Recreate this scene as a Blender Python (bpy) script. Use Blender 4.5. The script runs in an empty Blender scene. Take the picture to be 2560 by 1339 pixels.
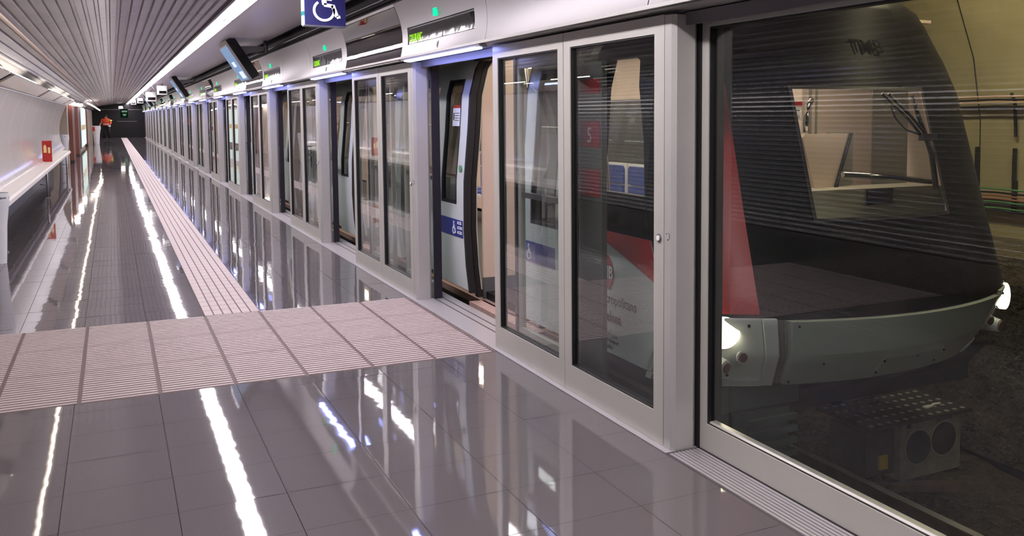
import bpy, math, random
from mathutils import Matrix, Vector
random.seed(5)
sc = bpy.context.scene
col = sc.collection

# ------------------------------------------------------------------ camera
R = Matrix(((0.87865, 0.03767, -0.47598), (-0.47746, 0.06933, -0.87591), (0.0, 0.99688, 0.0789)))
cam = bpy.data.objects.new('camera', bpy.data.cameras.new('camera'))
col.objects.link(cam)
# camera looks along -Z of its own axes; columns of M are the camera axes in the world
cam.matrix_world = Matrix.Translation((0, 0, 1.52)) @ R.to_4x4()
cam.data.sensor_width = 36
cam.data.lens = 2350 / 2560 * 36
cam.data.shift_x = -(1560 - 1280) / 2560
cam.data.shift_y = -(669.5 - 480) / 2560
cam.data.clip_start = 0.05
sc.camera = cam

# ------------------------------------------------------------------ world, exposure
w = bpy.data.worlds.new('world'); sc.world = w; w.use_nodes = True
w.node_tree.nodes['Background'].inputs[0].default_value = (.5, .5, .6, 1)
w.node_tree.nodes['Background'].inputs[1].default_value = 0.0
sc.view_settings.view_transform = 'Standard'; sc.view_settings.look = 'None'
sc.view_settings.gamma = 1; sc.view_settings.use_curve_mapping = False
sc.view_settings.exposure = 0.0

STRIP = 40.0      # strength of the main platform light strip
LED = 34.0        # blue-white lights over the door openings
TRAINL = 9      # train interior lights
TUNNEL = 60.0  # strength of the unseen lamps added to brighten the tunnel
Y0, Y1 = -6.0, 82.0
U = 4.08
XP = 2.19

# ------------------------------------------------------------------ materials
M = {}
def lin(c):
    return tuple(((v/255)/12.92 if v/255 < .04045 else ((v/255+.055)/1.055)**2.4) for v in c)
def mat(name, rgb, rough=.5, metal=0, spec=.5, noise=0, nscale=20, bump=0, bscale=30, coat=0, emit=None, es=0, stretch=None):
    m = bpy.data.materials.new(name); m.use_nodes = True
    nt = m.node_tree; b = nt.nodes['Principled BSDF']
    c = lin(rgb) + (1,)
    b.inputs['Base Color'].default_value = c
    b.inputs['Roughness'].default_value = rough
    b.inputs['Metallic'].default_value = metal
    b.inputs['Specular IOR Level'].default_value = spec
    if coat:
        b.inputs['Coat Weight'].default_value = coat; b.inputs['Coat Roughness'].default_value = .03
    if emit:
        b.inputs['Emission Color'].default_value = lin(emit) + (1,)
        b.inputs['Emission Strength'].default_value = es
    if noise or bump:
        tc = nt.nodes.new('ShaderNodeTexCoord'); mp = nt.nodes.new('ShaderNodeMapping')
        nt.links.new(tc.outputs['Object'], mp.inputs[0])
        if stretch: mp.inputs['Scale'].default_value = stretch
        if noise:
            n = nt.nodes.new('ShaderNodeTexNoise'); n.inputs['Scale'].default_value = nscale; n.inputs['Detail'].default_value = 6
            nt.links.new(mp.outputs[0], n.inputs['Vector'])
            cr = nt.nodes.new('ShaderNodeMapRange'); cr.inputs[1].default_value = .3; cr.inputs[2].default_value = .7
            cr.inputs[3].default_value = 1-noise; cr.inputs[4].default_value = 1+noise
            nt.links.new(n.outputs['Fac'], cr.inputs[0])
            mx = nt.nodes.new('ShaderNodeVectorMath'); mx.operation = 'SCALE'
            mx.inputs[0].default_value = c[:3]; nt.links.new(cr.outputs[0], mx.inputs['Scale'])
            nt.links.new(mx.outputs[0], b.inputs['Base Color'])
        if bump:
            n = nt.nodes.new('ShaderNodeTexNoise'); n.inputs['Scale'].default_value = bscale; n.inputs['Detail'].default_value = 2
            nt.links.new(mp.outputs[0], n.inputs['Vector'])
            bp = nt.nodes.new('ShaderNodeBump'); bp.inputs['Strength'].default_value = 1; bp.inputs['Distance'].default_value = bump
            nt.links.new(n.outputs['Fac'], bp.inputs['Height']); nt.links.new(bp.outputs[0], b.inputs['Normal'])
    M[name] = m
    return m
def emis(name, rgb, s):
    m = bpy.data.materials.new(name); m.use_nodes = True; nt = m.node_tree
    nt.nodes.clear(); e = nt.nodes.new('ShaderNodeEmission'); o = nt.nodes.new('ShaderNodeOutputMaterial')
    e.inputs[0].default_value = lin(rgb) + (1,); e.inputs[1].default_value = s
    nt.links.new(e.outputs[0], o.inputs[0]); M[name] = m
def glass(name, tint, refl=1.0, ior=1.5, bump=0, gl=(1, 1, 1)):
    m = bpy.data.materials.new(name); m.use_nodes = True; nt = m.node_tree; nt.nodes.clear()
    t = nt.nodes.new('ShaderNodeBsdfTransparent'); t.inputs[0].default_value = tint + (1,)
    g = nt.nodes.new('ShaderNodeBsdfGlossy'); g.inputs['Roughness'].default_value = .0; g.inputs[0].default_value = gl + (1,)
    f = nt.nodes.new('ShaderNodeFresnel')
    # same reflectance on both faces of the pane, as for a real sheet of glass
    ge = nt.nodes.new('ShaderNodeNewGeometry'); io = nt.nodes.new('ShaderNodeMapRange')
    io.inputs[3].default_value = ior; io.inputs[4].default_value = 1/ior
    nt.links.new(ge.outputs['Backfacing'], io.inputs[0]); nt.links.new(io.outputs[0], f.inputs[0])
    mm = nt.nodes.new('ShaderNodeMath'); mm.operation = 'MULTIPLY'; mm.inputs[1].default_value = refl; mm.use_clamp = True
    nt.links.new(f.outputs[0], mm.inputs[0])
    x = nt.nodes.new('ShaderNodeMixShader'); o = nt.nodes.new('ShaderNodeOutputMaterial')
    nt.links.new(mm.outputs[0], x.inputs[0]); nt.links.new(t.outputs[0], x.inputs[1]); nt.links.new(g.outputs[0], x.inputs[2])
    nt.links.new(x.outputs[0], o.inputs[0])
    if bump:
        n = nt.nodes.new('ShaderNodeTexNoise'); n.inputs['Scale'].default_value = 1.3; n.inputs['Detail'].default_value = 0
        tc = nt.nodes.new('ShaderNodeTexCoord'); nt.links.new(tc.outputs['Object'], n.inputs['Vector'])
        bp = nt.nodes.new('ShaderNodeBump'); bp.inputs['Distance'].default_value = bump
        nt.links.new(n.outputs['Fac'], bp.inputs['Height'])
        nt.links.new(bp.outputs[0], g.inputs['Normal']); nt.links.new(bp.outputs[0], f.inputs['Normal'])
    M[name] = m

def floor_material():
    mat('granite', (101, 96, 98), rough=.035, spec=.5, noise=.3, nscale=420)
    m = M['granite']; nt = m.node_tree; b = nt.nodes['Principled BSDF']
    tc = nt.nodes.new('ShaderNodeTexCoord')
    n = nt.nodes.new('ShaderNodeTexNoise'); n.inputs['Scale'].default_value = 7; n.inputs['Detail'].default_value = 1
    nt.links.new(tc.outputs['Object'], n.inputs['Vector'])
    bp = nt.nodes.new('ShaderNodeBump'); bp.inputs['Distance'].default_value = .00035; bp.inputs['Strength'].default_value = 1
    nt.links.new(n.outputs['Fac'], bp.inputs['Height']); nt.links.new(bp.outputs[0], b.inputs['Normal'])
floor_material()
mat('grout', (30, 27, 28), rough=.8)
mat('band_tile', (184, 170, 168), rough=.6, spec=.15, noise=.14, nscale=260)
mat('band_groove', (98, 80, 78), rough=.7)
mat('alu', (186, 184, 180), rough=.33, metal=.35, noise=.03, nscale=6)
mat('alu_frame', (184, 182, 174), rough=.38, metal=.15, noise=.02, nscale=5)
mat('alu_sill', (186, 182, 184), rough=.36, metal=.4)
mat('sill_groove', (70, 66, 68), rough=.6)
mat('gasket', (14, 14, 16), rough=.5)
mat('black', (10, 10, 11), rough=.45)
mat('black_gloss', (9, 9, 10), rough=.12)
mat('leaf_edge', (26, 24, 38), rough=.35)
mat('fascia', (138, 134, 135), rough=.38, metal=.6, bump=.0006, bscale=2.0)
mat('fascia_glass', (16, 15, 17), rough=.02, metal=.0, spec=.6, bump=.0012, bscale=1.2)
mat('display_glass', (12, 12, 13), rough=.06, spec=.5, bump=.002, bscale=5)
mat('beam', (104, 98, 104), rough=.4, metal=.3)
mat('corrugated', (186, 178, 176), rough=.36, metal=.7, noise=.1, nscale=1.5, bump=.0007, bscale=5)
mat('corrugated_dark', (196, 196, 194), rough=.2, metal=1)
mat('smooth_ceiling', (142, 134, 134), rough=.32, metal=.6)
mat('grey_ceiling', (206, 196, 202), rough=.35, metal=.1)
mat('dark_void', (12, 11, 13), rough=.7)
mat('lamp_frame', (110, 92, 102), rough=.4, metal=.5)
mat('enamel', (240, 234, 228), rough=.14, spec=.5, bump=.0008, bscale=3.5)
mat('cream_panel', (206, 190, 172), rough=.25, spec=.5, bump=.002, bscale=3)
mat('bench_white', (242, 238, 232), rough=.3, spec=.4)
mat('bench_grey', (150, 142, 144), rough=.35, metal=.5)
mat('dark_wall', (34, 31, 33), rough=.35)
mat('end_wall', (13, 11, 12), rough=.45, spec=.3)
mat('red', (176, 34, 24), rough=.35)
mat('cream_mark', (240, 214, 150), rough=.4)
mat('brown_metal', (118, 68, 58), rough=.4)
mat('white', (236, 236, 234), rough=.4)
mat('chrome', (200, 198, 198), rough=.18, metal=1)
mat('steel', (120, 118, 122), rough=.35, metal=.8)
mat('plastic_bag', (226, 226, 230), rough=.25)
mat('navy', (22, 22, 84), rough=.35)
mat('navy_sticker', (34, 46, 138), rough=.35)
mat('sticker_white', (232, 236, 244), rough=.4)
mat('train_white', (206, 212, 210), rough=.22, spec=.5)
mat('train_bumper', (158, 168, 160), rough=.35)
mat('train_red', (176, 34, 36), rough=.3)
mat('lens_dim', (104, 74, 68), rough=.3)
mat('train_mask', (6, 8, 10), rough=.4, spec=.05)
mat('train_under', (15, 16, 17), rough=.6, noise=.3, nscale=8)
mat('train_louver', (60, 74, 72), rough=.5)
mat('rubber', (24, 22, 26), rough=.6)
mat('train_inner', (216, 196, 182), rough=.4)
mat('train_kick', (96, 98, 100), rough=.5)
mat('train_floor', (176, 148, 138), rough=.45, noise=.12, nscale=20)
mat('desk_grey', (206, 200, 184), rough=.45)
mat('board_text', (150, 140, 135), rough=.4)
mat('cab_grey', (150, 148, 136), rough=.45)
mat('cab_dark', (62, 62, 58), rough=.5)
mat('seat_blue', (52, 74, 152), rough=.5)
mat('black_text', (20, 20, 22), rough=.5)
mat('dim_text', (26, 24, 24), rough=.8, spec=.05)
mat('concrete_cream', (166, 157, 124), rough=.85, noise=.14, nscale=2.2)
mat('concrete_dirty', (88, 80, 64), rough=.95, noise=.35, nscale=6, bump=.02, bscale=25)
mat('ballast', (58, 50, 38), rough=.95, noise=.5, nscale=18, bump=.05, bscale=22)
mat('rail_side', (92, 74, 58), rough=.7, noise=.2, nscale=12)
mat('rail_top', (236, 232, 222), rough=.3, metal=.5)
mat('cable_black', (18, 17, 16), rough=.6)
mat('cable_yellow', (176, 130, 48), rough=.6)
mat('cable_green', (96, 150, 106), rough=.6)
mat('cable_pink', (168, 112, 84), rough=.6)
mat('yellow', (196, 168, 40), rough=.5)
mat('equip_grey', (128, 126, 116), rough=.7, noise=.25, nscale=10)
mat('equip_dark', (40, 40, 42), rough=.7, noise=.3, nscale=10)
mat('board_grey', (66, 70, 68), rough=.35)
mat('board_red', (112, 26, 34), rough=.4)
mat('skin', (190, 140, 112), rough=.6)
mat('orange', (206, 72, 42), rough=.7)
mat('hivis', (216, 226, 90), rough=.7)
mat('dark_cloth', (18, 17, 19), rough=.9)
mat('hair', (30, 22, 18), rough=.8)
emis('strip_light', (255, 246, 252), STRIP)
emis('slot_light', (255, 238, 214), 16)
emis('wall_light', (255, 244, 232), 9)
emis('led_blue', (150, 160, 255), LED)
emis('led_text', (150, 220, 40), 1.6)
emis('green_lamp', (20, 226, 150), 1.9)
emis('screen_blue', (150, 176, 216), .8)
emis('screen_white', (226, 236, 255), 1.1)
emis('train_lamp', (255, 236, 214), TRAINL)
emis('cab_fill_glow', (255, 232, 206), 32)
emis('headlamp', (255, 240, 206), 9)
emis('exit_white', (170, 210, 190), .35)
emis('exit_green', (6, 50, 28), .3)
emis('poster_light', (226, 240, 234), 1.2)
emis('sign_edge', (235, 245, 255), 1.5)
emis('sign_cyan', (90, 200, 210), 1.0)
emis('tunnel_fill_lamp', (255, 236, 190), TUNNEL)
glass('glass', (.9, .925, .91), refl=1.0)
glass('leaf_glass', (.9, .93, .91), refl=.7)
glass('train_glass', (.32, .32, .31), refl=1.2)
glass('clear_glass', (.88, .9, .88), refl=.8)

# ------------------------------------------------------------------ mesh helpers
class MB:
    def __init__(s): s.v = []; s.f = []; s.sm = []
    def add(s, vs, fs, smooth=False):
        o = len(s.v); s.v += [tuple(p) for p in vs]
        for f in fs: s.f.append([i+o for i in f]); s.sm.append(smooth)
        return s
    def box(s, x0, x1, y0, y1, z0, z1, rot=None, at=(0, 0, 0)):
        v = [(x, y, z) for z in (z0, z1) for y in (y0, y1) for x in (x0, x1)]
        if rot: v = [tuple(rot @ Vector(p) + Vector(at)) for p in v]
        return s.add(v, [(0, 2, 3, 1), (4, 5, 7, 6), (0, 1, 5, 4), (2, 6, 7, 3), (0, 4, 6, 2), (1, 3, 7, 5)])
    def bbox(s, x0, x1, y0, y1, z0, z1, b):
        """box with bevelled vertical edges"""
        p = [(x0+b, y0), (x1-b, y0), (x1, y0+b), (x1, y1-b), (x1-b, y1), (x0+b, y1), (x0, y1-b), (x0, y0+b)]
        return s.prism(p, z0, z1)
    def prism(s, pts, a, b, axis='z'):
        n = len(pts)
        if axis == 'z': g = lambda p, t: (p[0], p[1], t)
        elif axis == 'y': g = lambda p, t: (p[0], t, p[1])
        else: g = lambda p, t: (t, p[0], p[1])
        v = [g(p, a) for p in pts] + [g(p, b) for p in pts]
        f = [tuple(range(n))[::-1], tuple(range(n, 2*n))] + [(i, (i+1) % n, n+(i+1) % n, n+i) for i in range(n)]
        return s.add(v, f)
    def frame(s, y0, y1, z0, z1, iy0, iy1, iz0, iz1, x0, x1):
        """rectangular frame lying in a YZ plane, with a hole"""
        s.box(x0, x1, y0, iy0, z0, z1); s.box(x0, x1, iy1, y1, z0, z1)
        s.box(x0, x1, iy0, iy1, z0, iz0); s.box(x0, x1, iy0, iy1, iz1, z1); return s
    def tube(s, pts, r, n=8, cap=True):
        pts = [Vector(p) for p in pts]; rings = []
        for i, p in enumerate(pts):
            t = (pts[min(i+1, len(pts)-1)] - pts[max(i-1, 0)]).normalized()
            a = Vector((0, 0, 1)) if abs(t.z) < .9 else Vector((1, 0, 0))
            u = t.cross(a).normalized(); w_ = t.cross(u)
            rr = r[i] if isinstance(r, (list, tuple)) else r
            rings.append([p + (u*math.cos(k*2*math.pi/n) + w_*math.sin(k*2*math.pi/n))*rr for k in range(n)])
        o = len(s.v); s.v += [tuple(q) for ring in rings for q in ring]
        for i in range(len(pts)-1):
            for k in range(n):
                s.f.append([o+i*n+k, o+i*n+(k+1) % n, o+(i+1)*n+(k+1) % n, o+(i+1)*n+k]); s.sm.append(True)
        if cap:
            s.f.append([o+k for k in range(n)][::-1]); s.sm.append(False)
            s.f.append([o+(len(pts)-1)*n+k for k in range(n)]); s.sm.append(False)
        return s
    def disc(s, c, nrm, r, h, n=24, r2=None):
        c = Vector(c); t = Vector(nrm).normalized()
        return s.tube([c, c+t*h], [r, r if r2 is None else r2], n)
    def ball(s, c, rx, ry, rz, n=12, m=8):
        o = []
        for i in range(1, m):
            a = math.pi*i/m
            for k in range(n):
                b = 2*math.pi*k/n
                o.append((c[0]+rx*math.sin(a)*math.cos(b), c[1]+ry*math.sin(a)*math.sin(b), c[2]+rz*math.cos(a)))
        o += [(c[0], c[1], c[2]+rz), (c[0], c[1], c[2]-rz)]
        f = []
        for i in range(m-2):
            for k in range(n): f.append((i*n+k, (i+1)*n+k, (i+1)*n+(k+1) % n, i*n+(k+1) % n))
        T = len(o)-2
        for k in range(n):
            f.append((T, k, (k+1) % n)); f.append((T+1, (m-2)*n+(k+1) % n, (m-2)*n+k))
        return s.add(o, f, True)
    def grid(s, rows, smooth=True, close=False):
        n = len(rows[0]); v = [p for r in rows for p in r]; f = []
        for i in range(len(rows)-1):
            for k in range(n-1): f.append((i*n+k, i*n+k+1, (i+1)*n+k+1, (i+1)*n+k))
        return s.add(v, f, smooth)
    def mesh(s, name, m):
        me = bpy.data.meshes.new(name); me.from_pydata(s.v, [], s.f)
        me.polygons.foreach_set('use_smooth', s.sm)
        me.materials.append(M[m]); me.update(); return me
    def build(s, name, m, parent=None, loc=None):
        o = bpy.data.objects.new(name, s.mesh(name, m)); col.objects.link(o)
        if parent: o.parent = parent
        if loc: o.location = loc
        return o

def tag(o, label=None, cat=None, group=None, kind=None):
    if label: o['label'] = label
    if cat: o['category'] = cat
    if group: o['group'] = group
    if kind: o['kind'] = kind
    return o
def empty(name, loc, label, cat, group=None, kind=None):
    o = bpy.data.objects.new(name, None); col.objects.link(o); o.location = loc; o.empty_display_size = .1
    return tag(o, label, cat, group, kind)
def struct(name, mb, m):
    return tag(mb.build(name, m), kind='structure')
def kids(o): return [c for c in col.objects if c.parent is o]
def copy_tree(o, parent=None):
    c = o.copy(); col.objects.link(c); c.parent = parent
    for ch in TREE.get(o.name, []): copy_tree(ch, c)
    return c
TREE = {}
def freeze(root):
    """remember the tree below a prototype so that copies are quick"""
    for o in [root] + list(root.children_recursive):
        TREE[o.name] = list(o.children)
ORD = ['first', 'second', 'third', 'fourth', 'fifth', 'sixth', 'seventh', 'eighth', 'ninth', 'tenth', 'eleventh', 'twelfth',
       'thirteenth', 'fourteenth', 'fifteenth', 'sixteenth', 'seventeenth', 'eighteenth', 'nineteenth', 'twentieth', 'twenty-first', 'twenty-second', 'twenty-third', 'twenty-fourth', 'twenty-fifth', 'twenty-sixth', 'twenty-seventh', 'twenty-eighth', 'twenty-ninth', 'thirtieth']

def text(body, size, m, matrix, parent=None, name='lettering', extrude=.001, align='LEFT', bold=0, sx=1):
    cu = bpy.data.curves.new(name, 'FONT'); cu.body = body; cu.size = size; cu.extrude = extrude; cu.align_x = align
    cu.offset = bold; cu.resolution_u = 2
    t = bpy.data.objects.new(name, cu); col.objects.link(t)
    bpy.context.view_layer.update()
    me = bpy.data.meshes.new_from_object(t.evaluated_get(bpy.context.evaluated_depsgraph_get()))
    bpy.data.objects.remove(t); me.materials.clear(); me.materials.append(M[m])
    me.transform(matrix @ Matrix.Diagonal((sx, 1, 1, 1)))
    o = bpy.data.objects.new(name, me); col.objects.link(o)
    if parent: o.parent = parent
    return o
def plane_matrix(origin, right, up):
    r = Vector(right).normalized(); u = Vector(up); u = (u - r*u.dot(r)).normalized(); n = r.cross(u)
    return Matrix(((r.x, u.x, n.x, origin[0]), (r.y, u.y, n.y, origin[1]), (r.z, u.z, n.z, origin[2]), (0, 0, 0, 1)))

def access_mb(mtx, h, head=True):
    """wheelchair symbol in a unit box of height h, drawn in the plane of mtx (x right, y up, z out)"""
    mb = MB(); t = .05*h; d = .004
    def seg(a, b, w1, w2=None):
        w2 = w2 or w1
        a = Vector(a); b = Vector(b); dr = (b-a).normalized(); n = Vector((-dr.y, dr.x))
        p = [a+n*w1, a-n*w1, b-n*w2, b+n*w2]
        mb.add([mtx @ Vector((q.x*h, q.y*h, z)) for z in (0, d) for q in p], [(0, 1, 2, 3), (7, 6, 5, 4), (0, 4, 5, 1), (1, 5, 6, 2), (2, 6, 7, 3), (3, 7, 4, 0)])
    n = 26; A = [math.radians(125 + i*(250/ (n-1))) for i in range(n)]
    for i in range(n-1):
        seg((.02+.27*math.cos(A[i]), .30+.27*math.sin(A[i])), (.02+.27*math.cos(A[i+1])*1.0, .30+.27*math.sin(A[i+1])), .034)
    seg((0, .78), (.04, .46), .065)
    seg((.02, .46), (.27, .43), .05)
    seg((.06, .62), (.24, .61), .035)
    seg((.26, .46), (.37, .14), .055)
    seg((.36, .12), (.46, .15), .04)
    if head:
        c = [(.0+.085*math.cos(k*math.pi/8), .9+.085*math.sin(k*math.pi/8)) for k in range(16)]
        mb.add([mtx @ Vector((x*h, y*h, z)) for z in (0, d) for x, y in c],
               [tuple(range(16))[::-1], tuple(range(16, 32))] + [(i, (i+1) % 16, 16+(i+1) % 16, 16+i) for i in range(16)])
    return mb

# ================================================================== THE SETTING
# floor: one slab surface of polished 40 cm tiles, each laid a hair out of level
def tiles(x0, x1, y0, y1, ox, oy, mb, tilt=.0015, g=.0014):
    i0 = math.floor((x0-ox)/.4); i1 = math.ceil((x1-ox)/.4)
    j0 = math.floor((y0-oy)/.4); j1 = math.ceil((y1-oy)/.4)
    for j in range(j0, j1):
        for i in range(i0, i1):
            a, b = max(x0, ox+i*.4)+g, min(x1, ox+(i+1)*.4)-g
            c, d = max(y0, oy+j*.4)+g, min(y1, oy+(j+1)*.4)-g
            if b-a < .01 or d-c < .01: continue
            tx, ty = random.gauss(0, tilt), random.gauss(0, tilt*.6)
            mx, my = (a+b)/2, (c+d)/2
            mb.add([(x, y, (x-mx)*tx + (y-my)*ty) for x, y in ((a, c), (b, c), (b, d), (a, d))], [(0, 1, 2, 3)])
fl = MB()
BY0, BY1 = 5.69, 7.79
tiles(-1.83, 2.15, Y0, BY0, .17, 3.92, fl)
tiles(-1.83, .57, BY1, Y1, .17, BY1, fl)
tiles(.97, 2.15, BY1, Y1, .17, BY1, fl)
struct('floor', fl, 'granite')
struct('floor_underlay', MB().box(-1.9, 2.15, Y0-.2, Y1+.3, -.35, -.0025), 'grout')
# ribbed guiding band across the platform
bt = MB(); gap = .03
xs = [-1.83] + [.57 + .39*k + (0 if k <= 0 else 0) for k in range(-6, 5)]
xs = [x for x in xs if x >= -1.8]
edges = xs + [2.15]
for a, b in zip(edges[:-1], edges[1:]):
    nrib = 42; p = (BY1-BY0)/nrib
    for r_ in range(nrib):
        y = BY0 + r_*p
        wd = .54 if r_ % 14 else .44
        bt.box(a+.011, b-.011, y+p*(1-wd)/2, y+p*(1+wd)/2, -.001, .004)
struct('trim_1', bt, 'band_tile')
struct('trim_2', MB().box(-1.83, 2.15, BY0, BY1, -.02, .0), 'band_groove')
# long tactile strip
ts = MB()
nrow = int((80.5-BY1)/.2)
for r_ in range(nrow):
    y = BY1+.004 + r_*.2
    for c_ in range(6):
        w6 = .4/6
        ts.box(.57+c_*w6+.005, .57+(c_+1)*w6-.005, y+.003, y+.197, -.001, .004)
struct('trim_3', ts, 'band_tile')
struct('trim_4', MB().box(.57, .97, BY1, Y1, -.02, .0), 'band_groove')
# platform edge sill
sl = MB()
sl.box(2.15, 2.49, Y0, Y1, -.35, -.001)
for k in range(8): sl.box(2.165+k*.02, 2.178+k*.02, Y0, 3.55, -.001, .004)
sl.box(2.155, 2.33, 3.57, Y1, -.001, .003); sl.box(2.345, 2.40, 3.57, Y1, -.001, .003); sl.box(2.415, 2.49, 3.57, Y1, -.001, .003)
struct('trim_5', sl, 'alu_sill')
struct('trim_6', MB().box(2.15, 2.48, Y0, Y1, -.0012, -.0005), 'sill_groove')
struct('wall_platform_edge', MB().box(2.40, 2.48, Y0, Y1, -1.25, -.36), 'dark_wall')

# ceiling: corrugated metal vault
prof = [(-1.13, 2.20), (-1.0, 2.285), (-.9, 2.335), (-.73, 2.385), (-.57, 2.42), (-.35, 2.46), (-.13, 2.495), (.13, 2.53), (.47, 2.57), (.75, 2.585), (1.02, 2.595)]
def pz(x):
    for (a, b), (c, d) in zip(prof, prof[1:]):
        if x <= c: return b + (d-b)*(x-a)/(c-a)
    return prof[-1][1]
cp = []; pit = .089; x = -1.13
SLOT = (-.80, -.755)
while x < 1.0:
    cp += [(x, 0), (x+.050, 0), (x+.056, .028), (x+.080, .028), (x+.089, 0)]; x += pit
cp = [(x, pz(x)+h) for x, h in cp if x < 1.025]
seams = [Y0, -5.3, 2.7, 10.77, 18.8, 26.9, 35, 43, 51, 59, 67, 75, Y1]
cm = MB()
def corr(pts):
    for a, b in zip(seams, seams[1:]):
        o = [(x, a+.006, z) for x, z in pts]; q = [(x, b-.006, z) for x, z in pts]
        cm.grid([o, q], smooth=False)
corr([p for p in cp if p[0] < SLOT[0]+.001] + [(SLOT[0], pz(SLOT[0]))]); corr([(SLOT[1], pz(SLOT[1]))] + [p for p in cp if p[0] > SLOT[1]])
struct('ceiling', cm, 'corrugated')
# smooth curved margins of the vault
sm = MB()
mp_ = [(-1.20, 2.06), (-1.185, 2.12), (-1.16, 2.165), (-1.12, 2.207)]
sm.grid([[(x, 10.9, z) for x, z in mp_], [(x, Y1, z) for x, z in mp_]])
struct('ceiling_margin', sm, 'smooth_ceiling')
struct('ceiling_backing', MB().box(-1.9, 2.7, Y0, Y1, 2.80, 2.86), 'dark_void')
# recessed line lamp slot in the vault
sl = MB(); zt = pz(SLOT[0])
sl.box(SLOT[0]-.006, SLOT[0], Y0, Y1, zt-.004, zt+.09); sl.box(SLOT[1], SLOT[1]+.006, Y0, Y1, zt-.004, zt+.09)
struct('trim_7', sl, 'lamp_frame')
# flat grey ceiling between lamps and doors
struct('ceiling_side', MB().prism([(1.205, 2.60), (2.05, 2.64), (2.05, 2.67), (1.205, 2.63)], Y0, Y1, 'y'), 'grey_ceiling')
struct('trim_8', MB().box(1.0, 1.028, Y0, Y1, 2.575, 2.66).box(1.19, 1.215, Y0, Y1, 2.585, 2.66), 'lamp_frame')
struct('ceiling_void', MB().box(2.05, 2.12, Y0, Y1, 2.66, 2.72).box(2.22, 2.62, Y0, Y1, 2.0, 2.8), 'dark_void')

# left wall: glossy enamel panels curving over the bench
wl = [(-1.20, 1.885), (-1.27, 1.74), (-1.34, 1.56), (-1.39, 1.37), (-1.415, 1.15), (-1.41, .98), (-1.38, .80), (-1.33, .67), (-1.28, .60)]
YE_ = 13.1
wm = MB()
# nearer than that the wall is corrugated metal down to a finely ribbed plinth
def walong(t):
    pts_ = [(-1.50, .34), (-1.535, .6), (-1.55, .95), (-1.53, 1.3), (-1.46, 1.65), (-1.34, 1.95), (-1.20, 2.15), (-1.13, 2.20)]
    for _ in range(3):
        q2 = [pts_[0]]
        for p_, q_ in zip(pts_, pts_[1:]):
            q2 += [(.75*p_[0]+.25*q_[0], .75*p_[1]+.25*q_[1]), (.25*p_[0]+.75*q_[0], .25*p_[1]+.75*q_[1])]
        pts_ = q2 + [pts_[-1]]
    L_ = [0]
    for p_, q_ in zip(pts_, pts_[1:]): L_.append(L_[-1] + math.hypot(q_[0]-p_[0], q_[1]-p_[1]))
    d_ = t*L_[-1]
    for i_ in range(len(L_)-1):
        if d_ <= L_[i_+1] or i_ == len(L_)-2:
            f_ = (d_-L_[i_])/(L_[i_+1]-L_[i_]); a_, b_ = pts_[i_], pts_[i_+1]
            dx_, dz_ = b_[0]-a_[0], b_[1]-a_[1]; l_ = math.hypot(dx_, dz_)
            return a_[0]+dx_*f_, a_[1]+dz_*f_, dz_/l_, -dx_/l_
cw_ = []
for i_ in range(38):
    for ds_, h_ in ((0, .0), (.008, .007), (.022, .0), (.030, -.002), (.046, -.002)):
        x_, z_, nx_, nz_ = walong((i_+ds_/.052)/38); cw_.append((x_+nx_*h_, z_+nz_*h_))
struct('wall_left_corrugated', MB().grid([[(x, Y0, z) for x, z in cw_], [(x, 11.0, z) for x, z in cw_], [(x, YE_, z) for x, z in cw_]], smooth=False), 'corrugated_dark')
pl_ = []
for i_ in range(28): pl_ += [(-1.50, .012*i_), (-1.50, .012*i_+.008), (-1.506, .012*i_+.010)]
struct('baseboard_left', MB().grid([[(x, Y0, z) for x, z in pl_], [(x, YE_, z) for x, z in pl_]], smooth=False), 'corrugated_dark')
struct('wall_left_return', MB().prism([(-1.62, 0), (-1.62, 2.2), (-1.15, 2.2), (-1.05, 2.05), (-1.20, 1.885)] + [(a_, b_) for a_, b_ in wl[1:]] + [(-1.28, 0)], YE_, YE_+.02, 'y'), 'enamel')
yy = [Y0] + [1.6 + 2.25*k for k in range(-3, 15)] + [33.4]
yy = [YE_] + [y for y in yy if y > YE_+.3]
for a, b in zip(yy, yy[1:]):
    wm.grid([[(x, a+.006, z) for x, z in wl], [(x, b-.006, z) for x, z in wl]])
struct('wall_left', wm, 'enamel')
struct('trim_9', MB().grid([[(x-.006, YE_, z-.002) for x, z in wl], [(x-.006, 33.4, z-.002) for x, z in wl]]), 'white')
struct('trim_10', MB().prism([(-1.215, 1.885), (-1.185, 1.885), (-1.185, 1.90), (-1.215, 1.90)], YE_, 33.4, 'y'), 'steel')
struct('wall_left_lower', MB().box(-1.85, -1.62, YE_, 33.4, -.01, .62), 'dark_wall')
struct('wall_left_back', MB().box(-1.95, -1.85, Y0, Y1, -.3, 2.8), 'dark_void')
# inclined cream panels above, with dark joints
ip = MB()
yj = [10.85, 12.95, 20.45, 25.5, 31.0]
yj = [y for y in yj if y < 34] + [34.6]
for a, b in zip(yj, yj[1:]):
    ip.prism([(-1.195, 1.905), (-1.0, 2.03), (-1.012, 2.05), (-1.21, 1.922)], a+.5, b-.0, 'y')
struct('wall_left_upper', ip, 'cream_panel')
struct('trim_11', MB().prism([(-1.205, 1.93), (-1.03, 2.045), (-1.04, 2.06), (-1.22, 1.94)], 11.0, 34.6, 'y'), 'dark_void')
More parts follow.
